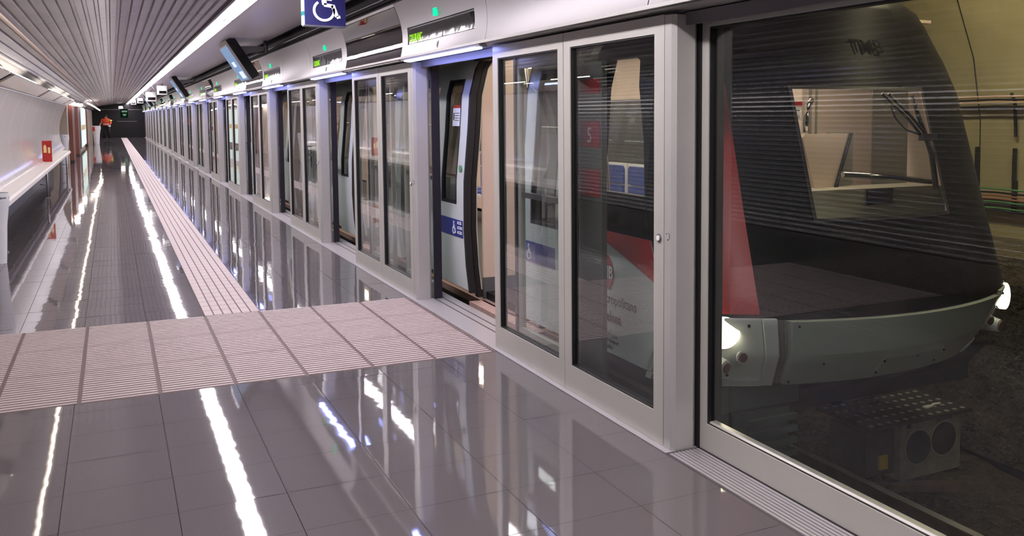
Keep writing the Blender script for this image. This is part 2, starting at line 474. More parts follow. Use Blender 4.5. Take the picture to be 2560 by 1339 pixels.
# wall beyond the bench
struct('wall_left_far', MB().box(-1.34, -1.30, 36, Y1, 0, 2.2).box(-1.85, -1.29, 35.95, 36.0, 0, 2.2), 'cream_panel')
struct('wall_far', MB().box(-1.9, 2.7, Y1, Y1+.2, -1.3, 2.8), 'end_wall')
struct('trim_12', MB().box(-1.2, 2.1, Y1-.05, Y1, 2.12, 2.16).box(.35, 1.7, Y1-.04, Y1, 1.22, 1.25), 'steel')
struct('wall_near', MB().box(-1.9, 8.4, Y0-.2, Y0, -1.3, 4.2), 'smooth_ceiling')

# tunnel on the track side
wt = [(6.30, .56), (6.31, 1.0), (6.30, 1.5), (6.20, 2.0), (6.0, 2.45), (5.6, 2.95), (5.0, 3.35), (4.2, 3.6), (3.3, 3.65), (2.62, 3.6)]
tm = MB().grid([[(x, Y0, z) for x, z in wt], [(x, Y1+10, z) for x, z in wt]])
struct('wall_tunnel', tm, 'concrete_cream')
struct('ceiling_tunnel', MB().box(2.60, 2.66, Y0, Y1+10, 2.62, 3.7), 'dark_void')
tj = MB()
for k in range(22):
    y = 3.27 + .62*3*k - 9
    if y < Y0: continue
    tj.tube([(x-.004, y, z) for x, z in wt[:8]], .006, 4)
struct('trim_13', tj, 'cable_black')
# dirty ledge and lower wall
lg = MB()
lg.prism([(6.30, .56), (5.75, .50), (5.72, .30), (5.8, -.2), (5.85, -1.1), (6.6, -1.1), (6.6, .56)], Y0, Y1+10, 'y')
struct('wall_tunnel_lower', lg, 'concrete_dirty')
bl = MB(); rr = []
nx, ny = 26, 150
for j in range(ny+1):
    y = Y0 + (j/ny)*26
    rr.append([(2.48 + (i/nx)*3.4, y, -1.16 + random.uniform(-.03, .03)) for i in range(nx+1)])
bl.grid(rr, smooth=False); bl.box(2.45, 5.9, Y0, Y1+10, -1.35, -1.22)
struct('floor_trackbed', bl, 'ballast')
struct('wall_tunnel_end', MB().box(2.2, 7, Y1+10, Y1+10.2, -1.3, 4.2), 'dark_void')

# ================================================================== LIGHTS ON THE PLATFORM CEILING
P = 3.4
proto = empty('ceiling_light', (1.11, 0, 2.57), '', 'light', 'long rectangular lights in the ceiling strip')
MB().box(-.08, .08, .035, P-.035, 0, .01).build('diffuser', 'strip_light', proto)
MB().box(-.082, .082, 0, .035, -.004, .03).box(-.082, .082, P-.035, P, -.004, .03).box(-.082, .082, 0, P, .012, .03).build('housing', 'lamp_frame', proto)
MB().tube([(-.05, -.006, -.003), (0, -.006, .0), (.05, -.006, -.003)], .005, 6).build('clip', 'chrome', proto)
freeze(proto)
k0 = -5
for k in range(k0, 21):
    y = 11.1 + P*k
    o = proto if k == k0 else copy_tree(proto)
    o.location = (1.11, y, 2.573)
    if y + P < 7.3:
        o['label'] = 'rectangular ceiling light outside the picture, %s of those nearer than its edge' % ORD[k-k0]
    else:
        n = k + 1
        o['label'] = 'glowing white rectangular ceiling light, %s of the ceiling row counted from the camera' % ORD[n] if n > 0 else 'nearest glowing white ceiling light of the row, cut off by the picture top'
lamp = empty('line_lamp', (-.778, 0, 2.44), 'thin line lamp in a slot of the corrugated ceiling', 'light')
MB().box(-.018, .018, Y0, 78, .012, .02).build('diffuser', 'slot_light', lamp)
MB().box(-.021, .021, Y0, 78, .021, .03).build('housing', 'lamp_frame', lamp)
# light bars behind the inclined panels over the bench
wb = empty('wall_light', (-1.02, 0, 2.04), '', 'light', 'white light bars above the enamel wall')
MB().box(-.006, .010, 0, 1.9, 0, .012).build('tube', 'wall_light', wb)
MB().box(-.02, .016, -.02, 1.92, -.012, -.001).build('bracket', 'steel', wb)
freeze(wb)
bars = [(10.95, 1.2), (13.1, 4.2), (20.7, 1.2), (25.75, 4.3), (31.3, 2.6)]
for i, (y, ln_) in enumerate(bars):
    o = wb if i == 0 else copy_tree(wb)
    o.location = (-1.015, y, 2.046); o.scale = (1, ln_/1.9, 1)
    o['label'] = 'white light bar on the inclined panels over the bench, %s from the camera' % ORD[i]
for i, (y, x, z) in enumerate([(37.0, -1.12, 2.0), (41.5, -1.12, 2.02), (46.0, -1.1, 2.06)]):
    e = empty('portal_light', (x, y, z), 'small bright light box above the brown wall columns, %s from the bench end' % ORD[i], 'light', 'light boxes above the brown columns')
    MB().box(-.12, .02, 0, 1.6, -.05, .05).build('diffuser', 'wall_light', e)
    MB().box(-.13, .03, -.02, 1.62, .05, .07).build('housing', 'steel', e)
e = empty('hanging_light', (-.85, 50, 2.12), 'crooked white tube light under the dark ceiling before the end wall', 'light')
MB().tube([(-.1, 0, .06), (0, 2, .02), (.12, 5, -.06), (.3, 9, -.2)], .03, 6).build('tube', 'wall_light', e)
MB().tube([(-.06, 1, .0), (-.06, 1, .24)], .012, 6).build('bracket', 'steel', e)
e = empty('far_light', (.62, 79, 2.2), 'small white light hanging near the dark end wall', 'light')
MB().box(-.14, .14, 0, .2, .0, .07).build('diffuser', 'wall_light', e)
MB().box(-.13, .13, .05, .15, .10, .18).build('housing', 'white', e)

# ================================================================== PLATFORM SCREEN DOORS
scr = empty('platform_screen', (0, 0, 0), '', 'glass screen', 'framed double glass screens along the platform edge')
# local y=0 at the screen's near end (3.57 for the first one), x=0 at the platform face
f1 = MB(); f1.frame(.08, 1.155, .004, 1.98, .17, 1.075, .15, 1.90, 0, .055)
a = f1.build('near_panel_frame', 'alu_frame', scr)
MB().frame(.17, 1.075, .15, 1.90, .177, 1.068, .157, 1.893, .006, .05).build('gasket', 'gasket', a)
MB().box(.022, .025, .177, 1.068, .157, 1.893).build('pane', 'glass', a)
f2 = MB(); f2.frame(1.163, 2.25, .004, 1.98, 1.235, 2.165, .15, 1.90, 0, .055)
a = f2.build('far_panel_frame', 'alu_frame', scr)
MB().frame(1.235, 2.165, .15, 1.90, 1.242, 2.158, .157, 1.893, .006, .05).build('gasket', 'gasket', a)
MB().box(.022, .025, 1.242, 2.158, .157, 1.893).build('pane', 'glass', a)
MB().prism([(0, .077), (0, .02), (.018, 0), (.112, 0), (.13, .015), (.13, .077)], .004, 1.975).build('post', 'alu', scr)
MB().box(.02, .05, 1.154, 1.164, .01, 1.975).box(.0, .05, .0765, .0805, .01, 1.975).box(.004, .12, .08, 2.24, -.0005, .004).build('joint_seal', 'gasket', scr)
bu = MB().disc((0, .12, .97), (-1, 0, 0), .019, .006, 20).build('button_ring', 'steel', scr)
MB().disc((-.006, .12, .97), (-1, 0, 0), .0125, .004, 18).build('button', 'white', bu)
ky = MB()
for i in range(14):
    a0, a1 = math.radians(-95+i*12), math.radians(-95+(i+1)*12)
    ky.tube([(-.001, .045-.016*math.cos(a0), .985+.016*math.sin(a0)), (-.001, .045-.016*math.cos(a1), .985+.016*math.sin(a1))], .0011, 4)
ky.disc((0, .045-.0, .969), (-1, 0, 0), .0025, .002, 8).disc((0, .058, .995), (-1, 0, 0), .0025, .002, 8)
ky.build('lock_mark', 'cable_black', scr)
freeze(scr)
NU = 19
for k in range(NU):
    o = scr if k == 0 else copy_tree(scr)
    o.location = (XP, 3.57 + U*k, 0)
    o['label'] = ('largest framed double glass screen, through which the TMB lettering on the train shows' if k == 0 else
                  'framed double glass screen just beyond the nearest open doorway' if k == 1 else
                  'framed double glass screen with white end post, %s of the row from the camera' % ORD[k])
# sliding leaves parked behind the screens
def leaf(side):
    l = empty('sliding_door', (0, 0, 0), '', 'door', 'sliding platform doors parked open behind the screens')
    # local y from 0 (leading edge) to .93 going away from the opening along `side`
    s = side
    def yb(a, b): return (a*s, b*s) if s > 0 else (b*s, a*s)
    fr = MB()
    for a_, b_, z0, z1 in ((.03, .075, .01, 1.93), (.88, .93, .01, 1.93), (.075, .88, .01, .13), (.075, .88, 1.84, 1.93)):
        y0, y1 = yb(a_, b_); fr.box(.0, .035, y0, y1, z0, z1)
    fr.build('frame', 'alu_frame', l)
    y0, y1 = yb(0, .03); MB().box(-.012, .05, y0, y1, .006, 1.95).build('leading_edge', 'leaf_edge', l)
    y0, y1 = yb(.075, .88); MB().box(.015, .018, y0, y1, .13, 1.84).build('pane', 'leaf_glass', l)
    b_ = MB().box(.0, .03, *yb(.1, .86), 1.0, 1.035); b_.build('crash_bar', 'steel', l)
    return l
LF = leaf(1); LN = leaf(-1)
freeze(LF); freeze(LN)
for k in range(NU):
    yo0, yo1 = 5.82+U*k, 7.645+U*k
    place = 'nearest doorway' if k == 0 else '%s doorway from the camera' % ORD[k]
    o = LF if k == 0 else copy_tree(LF); o.location = (2.345, yo1 - .03, 0)
    o['label'] = 'dark-edged sliding platform door on the far side of the %s' % place
    o = LN if k == 0 else copy_tree(LN); o.location = (2.345, yo0 + .0, 0)
    o['label'] = 'pale-framed sliding platform door on the near side of the %s' % place
# lintel, fascia
struct('trim_14', MB().box(2.255, 2.46, Y0, Y1, 1.985, 2.02).box(2.255, 2.275, Y0, Y1, 1.93, 1.99), 'beam')
struct('trim_15', MB().box(2.085, 2.26, Y0, Y1, 1.995, 2.012), 'alu')
FB, FT = (2.105, 1.995), (1.995, 2.445)
def fx(z):
    # concave metal fascia: the bottom turns up a little, the top leans over the platform
    t = (z-FB[1])/(FT[1]-FB[1]); H_ = FT[1]-FB[1]
    return FB[0] + H_*(.306*t - .4185*t*t)
def slab(y0, y1, z0, z1, d0, d1, mb=None):
    mb = mb or MB()
    n = max(1, int(round((z1-z0)/.03))); zz = [z0+(z1-z0)*i/n for i in range(n+1)]
    for d in (d0, d1):
        mb.grid([[(fx(z)+d, y0, z) for z in zz], [(fx(z)+d, y1, z) for z in zz]])
    for y in (y0, y1): mb.grid([[(fx(z)+d0, y, z) for z in zz], [(fx(z)+d1, y, z) for z in zz]], smooth=False)
    for z in (z0, z1): mb.add([(fx(z)+d0, y0, z), (fx(z)+d1, y0, z), (fx(z)+d1, y1, z), (fx(z)+d0, y1, z)], [(0, 1, 2, 3)])
    return mb
sp = empty('sign_fascia', (0, 0, 0), '', 'panel', 'metal fascia panels with destination display over the doorways')
fm = MB()
# panel local y 0..1.97 ; display hole 0.23..1.83, z 2.105..2.24
for y0, y1, z0, z1 in ((0, .23, 1.995, 2.445), (1.83, 1.99, 1.995, 2.445), (.23, 1.83, 1.995, 2.105), (.23, 1.83, 2.24, 2.445)):
    slab(y0, y1, z0, z1, 0, .02, fm)
fm.build('panel', 'fascia', sp)
dsp = slab(.23, 1.83, 2.105, 2.24, .012, .02).build('display', 'black', sp)
slab(.25, 1.81, 2.112, 2.225, .006, .008).build('display_window', 'display_glass', dsp)
up = Vector((fx(2.2)-fx(2.12), 0, .08))
text('COLLBLANC', .085, 'led_text', plane_matrix((fx(2.125)+.003, 1.80, 2.125), (0, -1, 0), up), dsp, 'lettering', .0005, sx=.72)
g = MB().prism([(-.03, 0), (.03, 0), (.035, .055), (-.035, .055)], 0, .02, 'z')
g.v = [tuple(plane_matrix((fx(2.265), 1.02, 2.265), (0, -1, 0), up) @ Vector(p)) for p in g.v]
g.build('indicator_lamp', 'green_lamp', sp)
ks = slab(1.0, 1.03, 2.03, 2.085, -.003, 0).build('lock_plate', 'steel', sp)
slab(1.008, 1.022, 2.04, 2.075, -.005, -.003).build('keyhole', 'gasket', ks)
ledh = MB().prism([(2.09, 1.992), (2.15, 1.992), (2.15, 1.975), (2.1, 1.978)], .06, 1.93, 'y').build('lamp_housing', 'alu', sp)
MB().prism([(2.098, 1.982), (2.145, 1.974), (2.145, 1.968), (2.098, 1.972)], .14, 1.84, 'y').build('doorway_lamp', 'led_blue', ledh)
freeze(sp)
for k in range(NU):
    kk = k
    o = sp if k == 0 else copy_tree(sp)
    o.location = (0, 5.75 + U*kk, 0)
    o['label'] = ('metal fascia panel behind the camera with destination display' if kk < 0 else
                  'large metal fascia panel with green lamp and COLLBLANC display over the nearest doorway' if kk == 0 else
                  'metal fascia panel with green lamp and destination display, %s one from the camera' % ORD[kk])
dg = empty('dark_fascia', (0, 0, 0), '', 'panel', 'dark glossy fascia panels over the glass screens')
slab(.005, 2.08, 2.0, 2.42, .0, .012).build('glass_panel', 'fascia_glass', dg)
slab(.0, 2.085, 2.425, 2.445, .0, .02).build('top_rail', 'alu', dg)
slab(-.0, 2.085, 1.985, 2.0, -.004, .02).build('bottom_rail', 'alu', dg)
freeze(dg)
pf = empty('plain_fascia', (0, 0, 0), '', 'panel', 'plain metal fascia panels over the glass screens')
slab(.004, 2.08, 1.995, 2.445, 0, .02).build('panel', 'fascia', pf)
freeze(pf)
fd = fp = True
for kk in range(-4, NU-1):
    y = 7.745 + U*kk if kk >= -1 else 3.665 - 2.085*(-kk-1)
    if kk >= 0 and kk % 2 == 0:
        o = dg if fd else copy_tree(dg); fd = False
        o['label'] = 'dark mirror-like fascia panel reflecting the light strip, %s such panel from the camera' % ORD[kk//2]
    else:
        o = pf if fp else copy_tree(pf); fp = False
        o['label'] = ('plain silver fascia panel over the largest glass screen' if kk == -1 else 'plain silver fascia panel above the platform behind the camera' if kk < -1 else
                      'plain silver fascia panel between two destination displays, %s such panel from the camera' % ORD[kk//2+1])
    o.location = (0, y, 0)
tag(MB().tube([(2.14, Y0, 2.55), (2.14, Y1, 2.55)], .012, 8).build('conduit', 'steel'), 'thin grey conduit pipe running in the dark gap above the fascia', 'pipe')

# fixed wall beyond the last door: large panes beside the camera
for i, (a, b) in enumerate(((.35, 3.555), (-2.9, .33), (-6.0, -2.92))):
    e = empty('fixed_window', (2.33, a, 0), ['large framed window pane in front of the train nose', 'large framed window pane beside the camera, outside the picture', 'last framed window pane behind the camera, outside the picture'][i], 'window')
    L = b-a
    f = MB().frame(0, L, .004, 2.0, .05, L-.052, .13, 1.92, 0, .05)
    fo = f.build('frame', 'alu_frame', e)
    MB().frame(.05, L-.052, .13, 1.92, .058, L-.060, .134, 1.912, .006, .046).build('gasket', 'gasket', fo)
    MB().prism([(.004, .128), (.05, .128), (.05, .14), (.02, .14)], .05, L-.052, 'y').build('glazing_bead', 'alu', fo)
    MB().box(.022, .025, .058, L-.060, .134, 1.912).build('pane', 'glass', e)
struct('trim_16', MB().box(2.321, 2.45, 3.556, 3.60, .004, 2.0), 'gasket')

# grey board with red squares behind the nearest screen
e = empty('line_number_board', (2.295, 4.47, 0), 'dark grey upright board with dim red squares and a 5, behind the nearest screen', 'board')
MB().box(0, .03, 0, .43, .02, 1.82).build('board', 'board_grey', e)
for z0, z1 in ((1.65, 1.73), (1.36, 1.5), (1.09, 1.24)):
    MB().box(-.003, 0, .02, .30, z0, z1).build('red_square', 'board_red', e)
text('5', .12, 'board_text', plane_matrix((-.005, .17, 1.385), (0, -1, 0), (0, 0, 1)), e, 'lettering', .001)

# ================================================================== TRAIN
TP = [(.09, 2.62), (.3, 2.597), (.6, 2.582), (1.0, 2.588), (1.4, 2.625), (1.7, 2.645), (1.92, 2.70), (2.07, 2.79), (2.2, 2.90), (2.32, 3.08), (2.45, 3.4), (2.52, 3.87)]
XC = 3.87
def tx(z):
    if z <= TP[0][0]: return TP[0][1] + (TP[0][0]-z)*.15
    for (a, b), (c, d) in zip(TP, TP[1:]):
        if z <= c: return b + (d-b)*(z-a)/(c-a)
    return TP[-1][1]
YF = [(.0, 4.0), (.05, 3.97), (.25, 3.80), (.46, 3.70), (1.0, 3.89), (1.68, 4.11), (2.2, 4.38), (2.52, 4.7)]
def y0f(z):
    z = max(z, 0)
    for (a, b), (c, d) in zip(YF, YF[1:]):
        if z <= c: return b + (d-b)*(z-a)/(c-a)
    return YF[-1][1]
def yf(X, z, off=0):
    d = X-XC; W = XC-tx(z); u = min(1, abs(d)/max(W, .01))
    return y0f(z) + .27*d*d + .16*u**10 - off
train = empty('metro_train', (XC, 4.0, -1.04), 'white metro train with black and red front and lit headlights at the platform', 'train')
def T(mb, name, m, parent=train):
    o = mb.build(name, m, None)
    o.parent = parent
    if parent is train: o.location = (-XC, -4.0, 1.04)
    return o
def side(mb, y0, y1, z0, z1, off=0, mirror=False, ny=1, thick=.05):
    zs = sorted(set([z0, z1] + [a for a, b in TP if z0 < a < z1]))
    g = (lambda x: 2*XC-x) if mirror else (lambda x: x)
    ya = lambda z: y0(z) if callable(y0) else y0
    mb.grid([[(g(tx(z)-off), ya(z), z) for z in zs], [(g(tx(z)-off), y1, z) for z in zs]])
    mb.grid([[(g(tx(z)+thick), ya(z), z) for z in zs], [(g(tx(z)+thick), y1, z) for z in zs]])
    for z in (zs[0], zs[-1]):
        mb.add([(g(tx(z)-off), ya(z), z), (g(tx(z)-off), y1, z), (g(tx(z)+thick), y1, z), (g(tx(z)+thick), ya(z), z)], [(0, 1, 2, 3)])
    for fy in (ya, lambda z: y1):
        mb.grid([[(g(tx(z)-off), fy(z), z) for z in zs], [(g(tx(z)+thick), fy(z), z) for z in zs]], smooth=False)
    return mb
fy_ = lambda z: yf(tx(z), z)
DC = [6.735 + U*k for k in range(NU)]
D0, D1 = .66, .66
YE = 81.0
# side body, platform side
sb = MB()
WZ0, WZ1 = 1.0, 1.80
# nose piece: white up to .84, black above, with the cab window left open
side(sb, fy_, DC[0]-D0, .09, .84)
for i, c in enumerate(DC):
    a = c + D1; b = (DC[i+1]-D0) if i+1 < len(DC) else YE
    if b - a < .2: continue
    side(sb, a, b, .09, WZ0); side(sb, a, b, WZ1, 2.2)
    side(sb, a, a+.22, WZ0, WZ1); side(sb, b-.22, b, WZ0, WZ1)
side(sb, 5.30, DC[0]-D0, .84, 1.98)
side(sb, DC[0]-D0, YE, 1.98, 2.45)
T(sb, 'side_panel', 'train_white')
# red wedge and black upper nose
def patch(mb, ya, yb, n, zlo, zhi, off):
    rows = []
    for i in range(n+1):
        t = i/n; r_ = []
        for j in range(7):
            s_ = j/6
            y = None
            z = None
            # y depends on z at the nose; iterate once
            y_ = yb + (ya-yb)*t
            z = zlo(y_) + (zhi(y_)-zlo(y_))*s_
            yy_ = max(y_, fy_(z))
            r_.append((tx(z)-off, yy_, z))
        rows.append(r_)
    mb.grid(rows); return mb
zl = lambda y: .845 - .0*(y) - max(0, (5.3-y))*0.0 - max(0, 5.2-y)**1.0*.27 + .0
T(patch(MB(), 4.1, 5.22, 16, lambda y: max(.42, .84-(5.22-y)*.245-.03*(5.22-y)**2), lambda y: .845, .004), 'red_stripe', 'train_red')
bm = MB()
side(bm, fy_, 4.52, .845, 2.2, off=.001); side(bm, 4.52, 5.15, .845, 1.08, off=.001); side(bm, 4.52, 5.30, 1.87, 2.2, off=.001); side(bm, 5.12, 5.30, .845, 1.87, off=.001)
bm.add([(tx(z)-.003, y, z) for y, z in ((4.50, 1.87), (4.50, 1.45), (4.56, 1.60), (4.63, 1.74), (4.70, 1.83), (4.78, 1.87))], [(0, 1, 2, 3, 4, 5)])
T(bm, 'nose_side_panel', 'train_mask')
cw = MB().add([(tx(1.08)+.02, 4.52, 1.08), (tx(1.08)+.02, 5.12, 1.08), (tx(1.87)+.02, 5.12, 1.87), (tx(1.87)+.02, 4.52, 1.87)], [(0, 1, 2, 3)])
T(cw, 'cab_window', 'clear_glass')
# train side windows
first = None
for i, c in enumerate(DC):
    a = c + D1 + .22; b = (DC[i+1]-D0-.22) if i+1 < len(DC) else YE-.25
    if b-a < .4: continue
    wmb = MB(); zs = [WZ0, 1.4, 1.7, WZ1]
    wmb.grid([[(tx(z)+.012, a, z) for z in zs], [(tx(z)+.012, b, z) for z in zs]])
    T(wmb, 'side_window', 'train_glass')
# roof, far side, floor, ceiling
rf = MB(); zs = [2.45, 2.52]
pts = [(tx(z), z) for z in (2.2, 2.32, 2.45, 2.52)]; pts += [(2*XC-x, z) for x, z in reversed(pts)]
rf.grid([[(x, 4.75, z) for x, z in pts], [(x, YE, z) for x, z in pts]])
T(rf, 'roof', 'train_under')
T(side(MB(), lambda z: yf(2*XC-tx(z), z), YE, .09, 2.2, mirror=True), 'far_side_panel', 'train_inner')
T(MB().box(2.66, 5.08, 5.9, YE, -.06, 0), 'floor', 'train_floor')
for c in DC: T(MB().box(2.555, 2.68, c-.66, c+.66, -.06, .0), 'door_sill', 'train_floor')
T(MB().box(2.80, 4.94, 4.7, YE, 2.16, 2.18), 'ceiling_panel', 'train_inner')
T(MB().box(3.05, 3.30, 5.2, YE, 2.135, 2.15).box(4.40, 4.65, 5.2, YE, 2.135, 2.15), 'ceiling_light', 'train_lamp')
fw = MB()
for k in range(9): fw.box(5.04, 5.06, 6.3+2.04*k, 7.9+2.04*k, 1.0, 1.75)
T(fw, 'far_window', 'cab_dark')
T(MB().box(2.70, 5.10, YE-.05, YE, 0, 2.2), 'end_wall', 'train_inner')
# seats along the far side and behind the cab
def seat(x, y, rz):
    mb = MB(); c, s_ = math.cos(rz), math.sin(rz)
    rot = Matrix.Rotation(rz, 3, 'Z')
    sh = MB()
    sh.box(-.22, .22, -.02, .42, .40, .44, rot, (x, y, 0)); sh.box(-.23, .23, -.05, .0, .44, 1.02, rot, (x, y, 0))
    o = T(sh, 'seat', 'white')
    cu = MB(); cu.box(-.185, .185, .0, .40, .44, .47, rot, (x, y, 0)); cu.prism([(-.19, .80), (-.19, .96), (-.16, .995), (.16, .995), (.19, .96), (.19, .80)], .0, .03, 'y')
    for q_ in range(len(cu.v)-12, len(cu.v)): cu.v[q_] = tuple(rot @ Vector(cu.v[q_]) + Vector((x, y, 0)))
    cu.box(-.185, .185, .0, .03, .48, .78, rot, (x, y, 0))
    c_ = cu.build('cushion', 'seat_blue', o)
for x, y, rz in [(4.93, 7.74+.5*k_, math.pi/2) for k_ in (-1, 0, 1, 2, 3)] + [(4.93, 11.9+.5*k_, math.pi/2) for k_ in range(4)]:
    seat(x, y, rz)
# draught screens, kick plates and poles at the doors
for c in DC[:7]:
    for s_ in (1, -1):
        y = c + s_*.72
        sc_ = T(MB().box(2.70, 3.12, y-.015, y+.015, .18, 2.1), 'draught_screen', 'train_inner')
        MB().box(2.70, 3.12, y-.017, y+.017, 0, .18).build('kick_plate', 'train_kick', sc_)
        T(MB().tube([(3.16, y-s_*.03, 0.12), (3.17, y-s_*.03, .3), (3.16, y-s_*.05, 1.1), (3.10, y-s_*.05, 1.7), (3.05, y-s_*.03, 2.14)], .016, 8), 'grab_pole', 'chrome')
# door frames (dark rubber) and outward-parked leaves
for i, c in enumerate(DC):
    fr = MB()
    side(fr, c+D1-.02, c+D1+.03, .03, 2.02, off=.006, thick=.035); side(fr, c-D0-.03, c-D0+.02, .03, 2.02, off=.006, thick=.035)
    fr.box(2.62, 2.84, c-.66, c+.66, 1.98, 2.10)
    T(fr, 'door_frame', 'rubber')
    for s_ in (1, -1):
        ya, yb = (c+.62, c+1.42) if s_ > 0 else (c-1.42, c-.62)
        OF, TH = .085, -.045
        lf = MB()
        wy0, wy1 = (ya+.17, yb-.22) if s_ > 0 else (ya+.22, yb-.17)
        side(lf, ya, yb, .10, .80, off=OF, thick=TH); side(lf, ya, yb, 1.84, 1.98, off=OF, thick=TH)
        side(lf, ya, wy0, .80, 1.84, off=OF, thick=TH); side(lf, wy1, yb, .80, 1.84, off=OF, thick=TH)
        L = T(lf, 'door_leaf', 'train_white')
        zs = [.80, 1.0, 1.4, 1.7, 1.84]
        wo = MB().grid([[(tx(z)-.07, wy0, z) for z in zs], [(tx(z)-.07, wy1, z) for z in zs]]).build('window', 'train_glass', L)
        gk = MB()
        side(gk, wy0, wy0+.022, .80, 1.84, off=OF+.001, thick=-.05); side(gk, wy1-.022, wy1, .80, 1.84, off=OF+.001, thick=-.05)
        side(gk, wy0, wy1, .80, .822, off=OF+.001, thick=-.05); side(gk, wy0, wy1, 1.818, 1.84, off=OF+.001, thick=-.05)
        gk.build('window_seal', 'rubber', L)
        e0, e1 = (ya-.035, ya) if s_ > 0 else (yb, yb+.035)
        side(MB(), e0, e1, .08, 1.98, off=OF-.002, thick=-.03).build('edge_seal', 'rubber', L)
        if i < 5:
            b0, b1 = (ya+.01, yb-.22) if s_ > 0 else (ya+.22, yb-.01)
            if i == 0:
                side(MB(), b0, b1, .53, .675, off=OF+.004, thick=-OF-.001).build('access_sticker', 'navy_sticker', L)
                xx = tx(.6)-OF-.006
                ym = ya+.22 if s_ > 0 else yb-.16
                access_mb(plane_matrix((xx, ym, .55), (0, -1, 0), (0, 0, 1)), .11).build('access_symbol', 'sticker_white', L)
                if s_ > 0:
                    tb = [text(w_, .034, 'sticker_white', plane_matrix((xx, ya+.135, z_), (0, -1, 0), (0, 0, 1)), L, 'lettering', .0006, bold=.0008) for w_, z_ in (('ACCÉS', .64), ('ACCESO', .60), ('ACCESS', .56))]
                    side(MB(), wy0+.02, wy0+.20, 1.45, 1.60, off=OF+.004, thick=-OF).build('notice', 'sticker_white', L)
                    side(MB(), wy0+.02, wy0+.20, 1.60, 1.625, off=OF+.004, thick=-OF).build('notice_header', 'red', L)
                    nb = MB()
                    for q in range(4): side(nb, wy0+.03, wy0+.14, 1.555-q*.02, 1.560-q*.02, off=OF+.006, thick=-OF)
                    side(nb, wy0+.16, wy0+.18, 1.50, 1.56, off=OF+.006, thick=-OF)
                    nb.build('notice_text', 'black_text', L)
                    MB().disc((tx(1.1)-OF-.002, ya+.075, 1.1), (-1, 0, 0), .030, .01, 20).build('door_button', 'cable_green', L)
# door pillars' inner dark-blue strips are part of the frame; lettering on the nose side
def st(s_, size, y, z, m='black_text', bold=0, sx=1.0):
    x = tx(z+.02)-.005
    return T_text(s_, size, m, plane_matrix((x, y, z), (0, -1, 0), (tx(z+.1)-tx(z), 0, .1)), bold, sx)
def T_text(s_, size, m, mtx, bold, sx):
    o = text(s_, size, m, mtx, None, 'lettering', .0006, bold=bold, sx=sx)
    o.parent = train; o.location = (-XC, -4.0, 1.04); return o
dsk = MB().disc((tx(.6)-.001, 4.985, .60), (-1, 0, 0), .105, .004, 36).build('badge', 'train_red', None)
dsk.parent = train; dsk.location = (-XC, -4, 1.04)
tt = text('TMB', .105, 'sticker_white', plane_matrix((tx(.6)-.007, 5.075, .565), (0, -1, 0), (0, 0, 1)), dsk, 'lettering', .0006, bold=.003, sx=.95)
st('Transports Metropolitans', .092, 5.50, .41, sx=.93)
st('de Barcelona', .092, 5.25, .30, bold=.0022, sx=.93)
st('Àrea Metropolitana de Barcelona', .056, 5.62, .20)
st('Autoritat del Transport', .038, 5.22, .165, bold=.001)
st('Metropolità', .038, 5.12, .125, bold=.001)
# front
def shear(X, z):
    # the bumper pieces draw in a little towards their lower edge
    if z < .465:
        d = X-XC; wgt = min(1, max(0, (1.31-abs(d))/.4)); X = XC + d*(1-.155*(.46-z)/.41*wgt)
    return min(max(X, tx(z)), 2*XC-tx(z))
def front(X0, X1, z0, z1, off=0, nx=14, nz=8, holes=None):
    mb = MB()
    zs = [z0 + (z1-z0)*j/nz for j in range(nz+1)]; zs = sorted(set(zs + [a for a, b in YF if z0 < a < z1]))
    xs_ = [X0 + (X1-X0)*i/nx for i in range(nx+1)]
    def pt(X, z):
        X = shear(X, z); return (X, yf(X, z, off), z)
    mb.grid([[pt(X, z) for z in zs] for X in xs_]); return mb
WX0, WX1, WZa, WZb = 3.34, 4.30, .975, 1.68
mk = MB()
for X0, X1, z0, z1, n in ((2.98, WX0, .46, 2.52, 6), (WX1, 5.2, .46, 2.52, 14), (WX0, WX1, .46, WZa, 10), (WX0, WX1, WZb, 2.52, 10)):
    q = front(X0, X1, z0, z1, 0, n, 10); mk.add(q.v, q.f, True)
T(mk, 'front_mask', 'train_mask')
T(front(2.55, 2.98, .46, 2.52, .0, 10, 24), 'front_mask', 'train_mask')
q = MB(); n = 24
rows = []
for i in range(n+1):
    z = .42 + (2.45-.42)*i/n
    xl = tx(z) + (.11 if z > .9 else max(0, z-.6)*.36); xr = 2.95 + .03*(z-.42)
    rows.append([(xx_, yf(xx_, z, .006), z) for xx_ in [xl + (max(xr, xl+.03)-xl)*(1-(1-j/12)**1.7) for j in range(13)]])
q.grid(rows); T(q, 'red_corner', 'train_red')
T(front(WX0, WX1, WZa, WZb, -.015, 8, 6), 'windscreen', 'clear_glass')
wf = MB()
bnd = lambda a, b, c, d: [wf.add(q_.v, q_.f, True) for q_ in [front(a, b, c, d, .003, 6, 4)]]
bnd(WX0-.02, WX0, WZa-.02, WZb+.02); bnd(WX1, WX1+.02, WZa-.02, WZb+.02); bnd(WX0, WX1, WZa-.02, WZa); bnd(WX0, WX1, WZb, WZb+.02)
T(wf, 'windscreen_seal', 'rubber')
T_text('TMB', .13, 'dim_text', plane_matrix((3.80, yf(3.9, 1.9, .012), 1.90), (1, 0, 0), (0, .52, 1)), .001, 1)
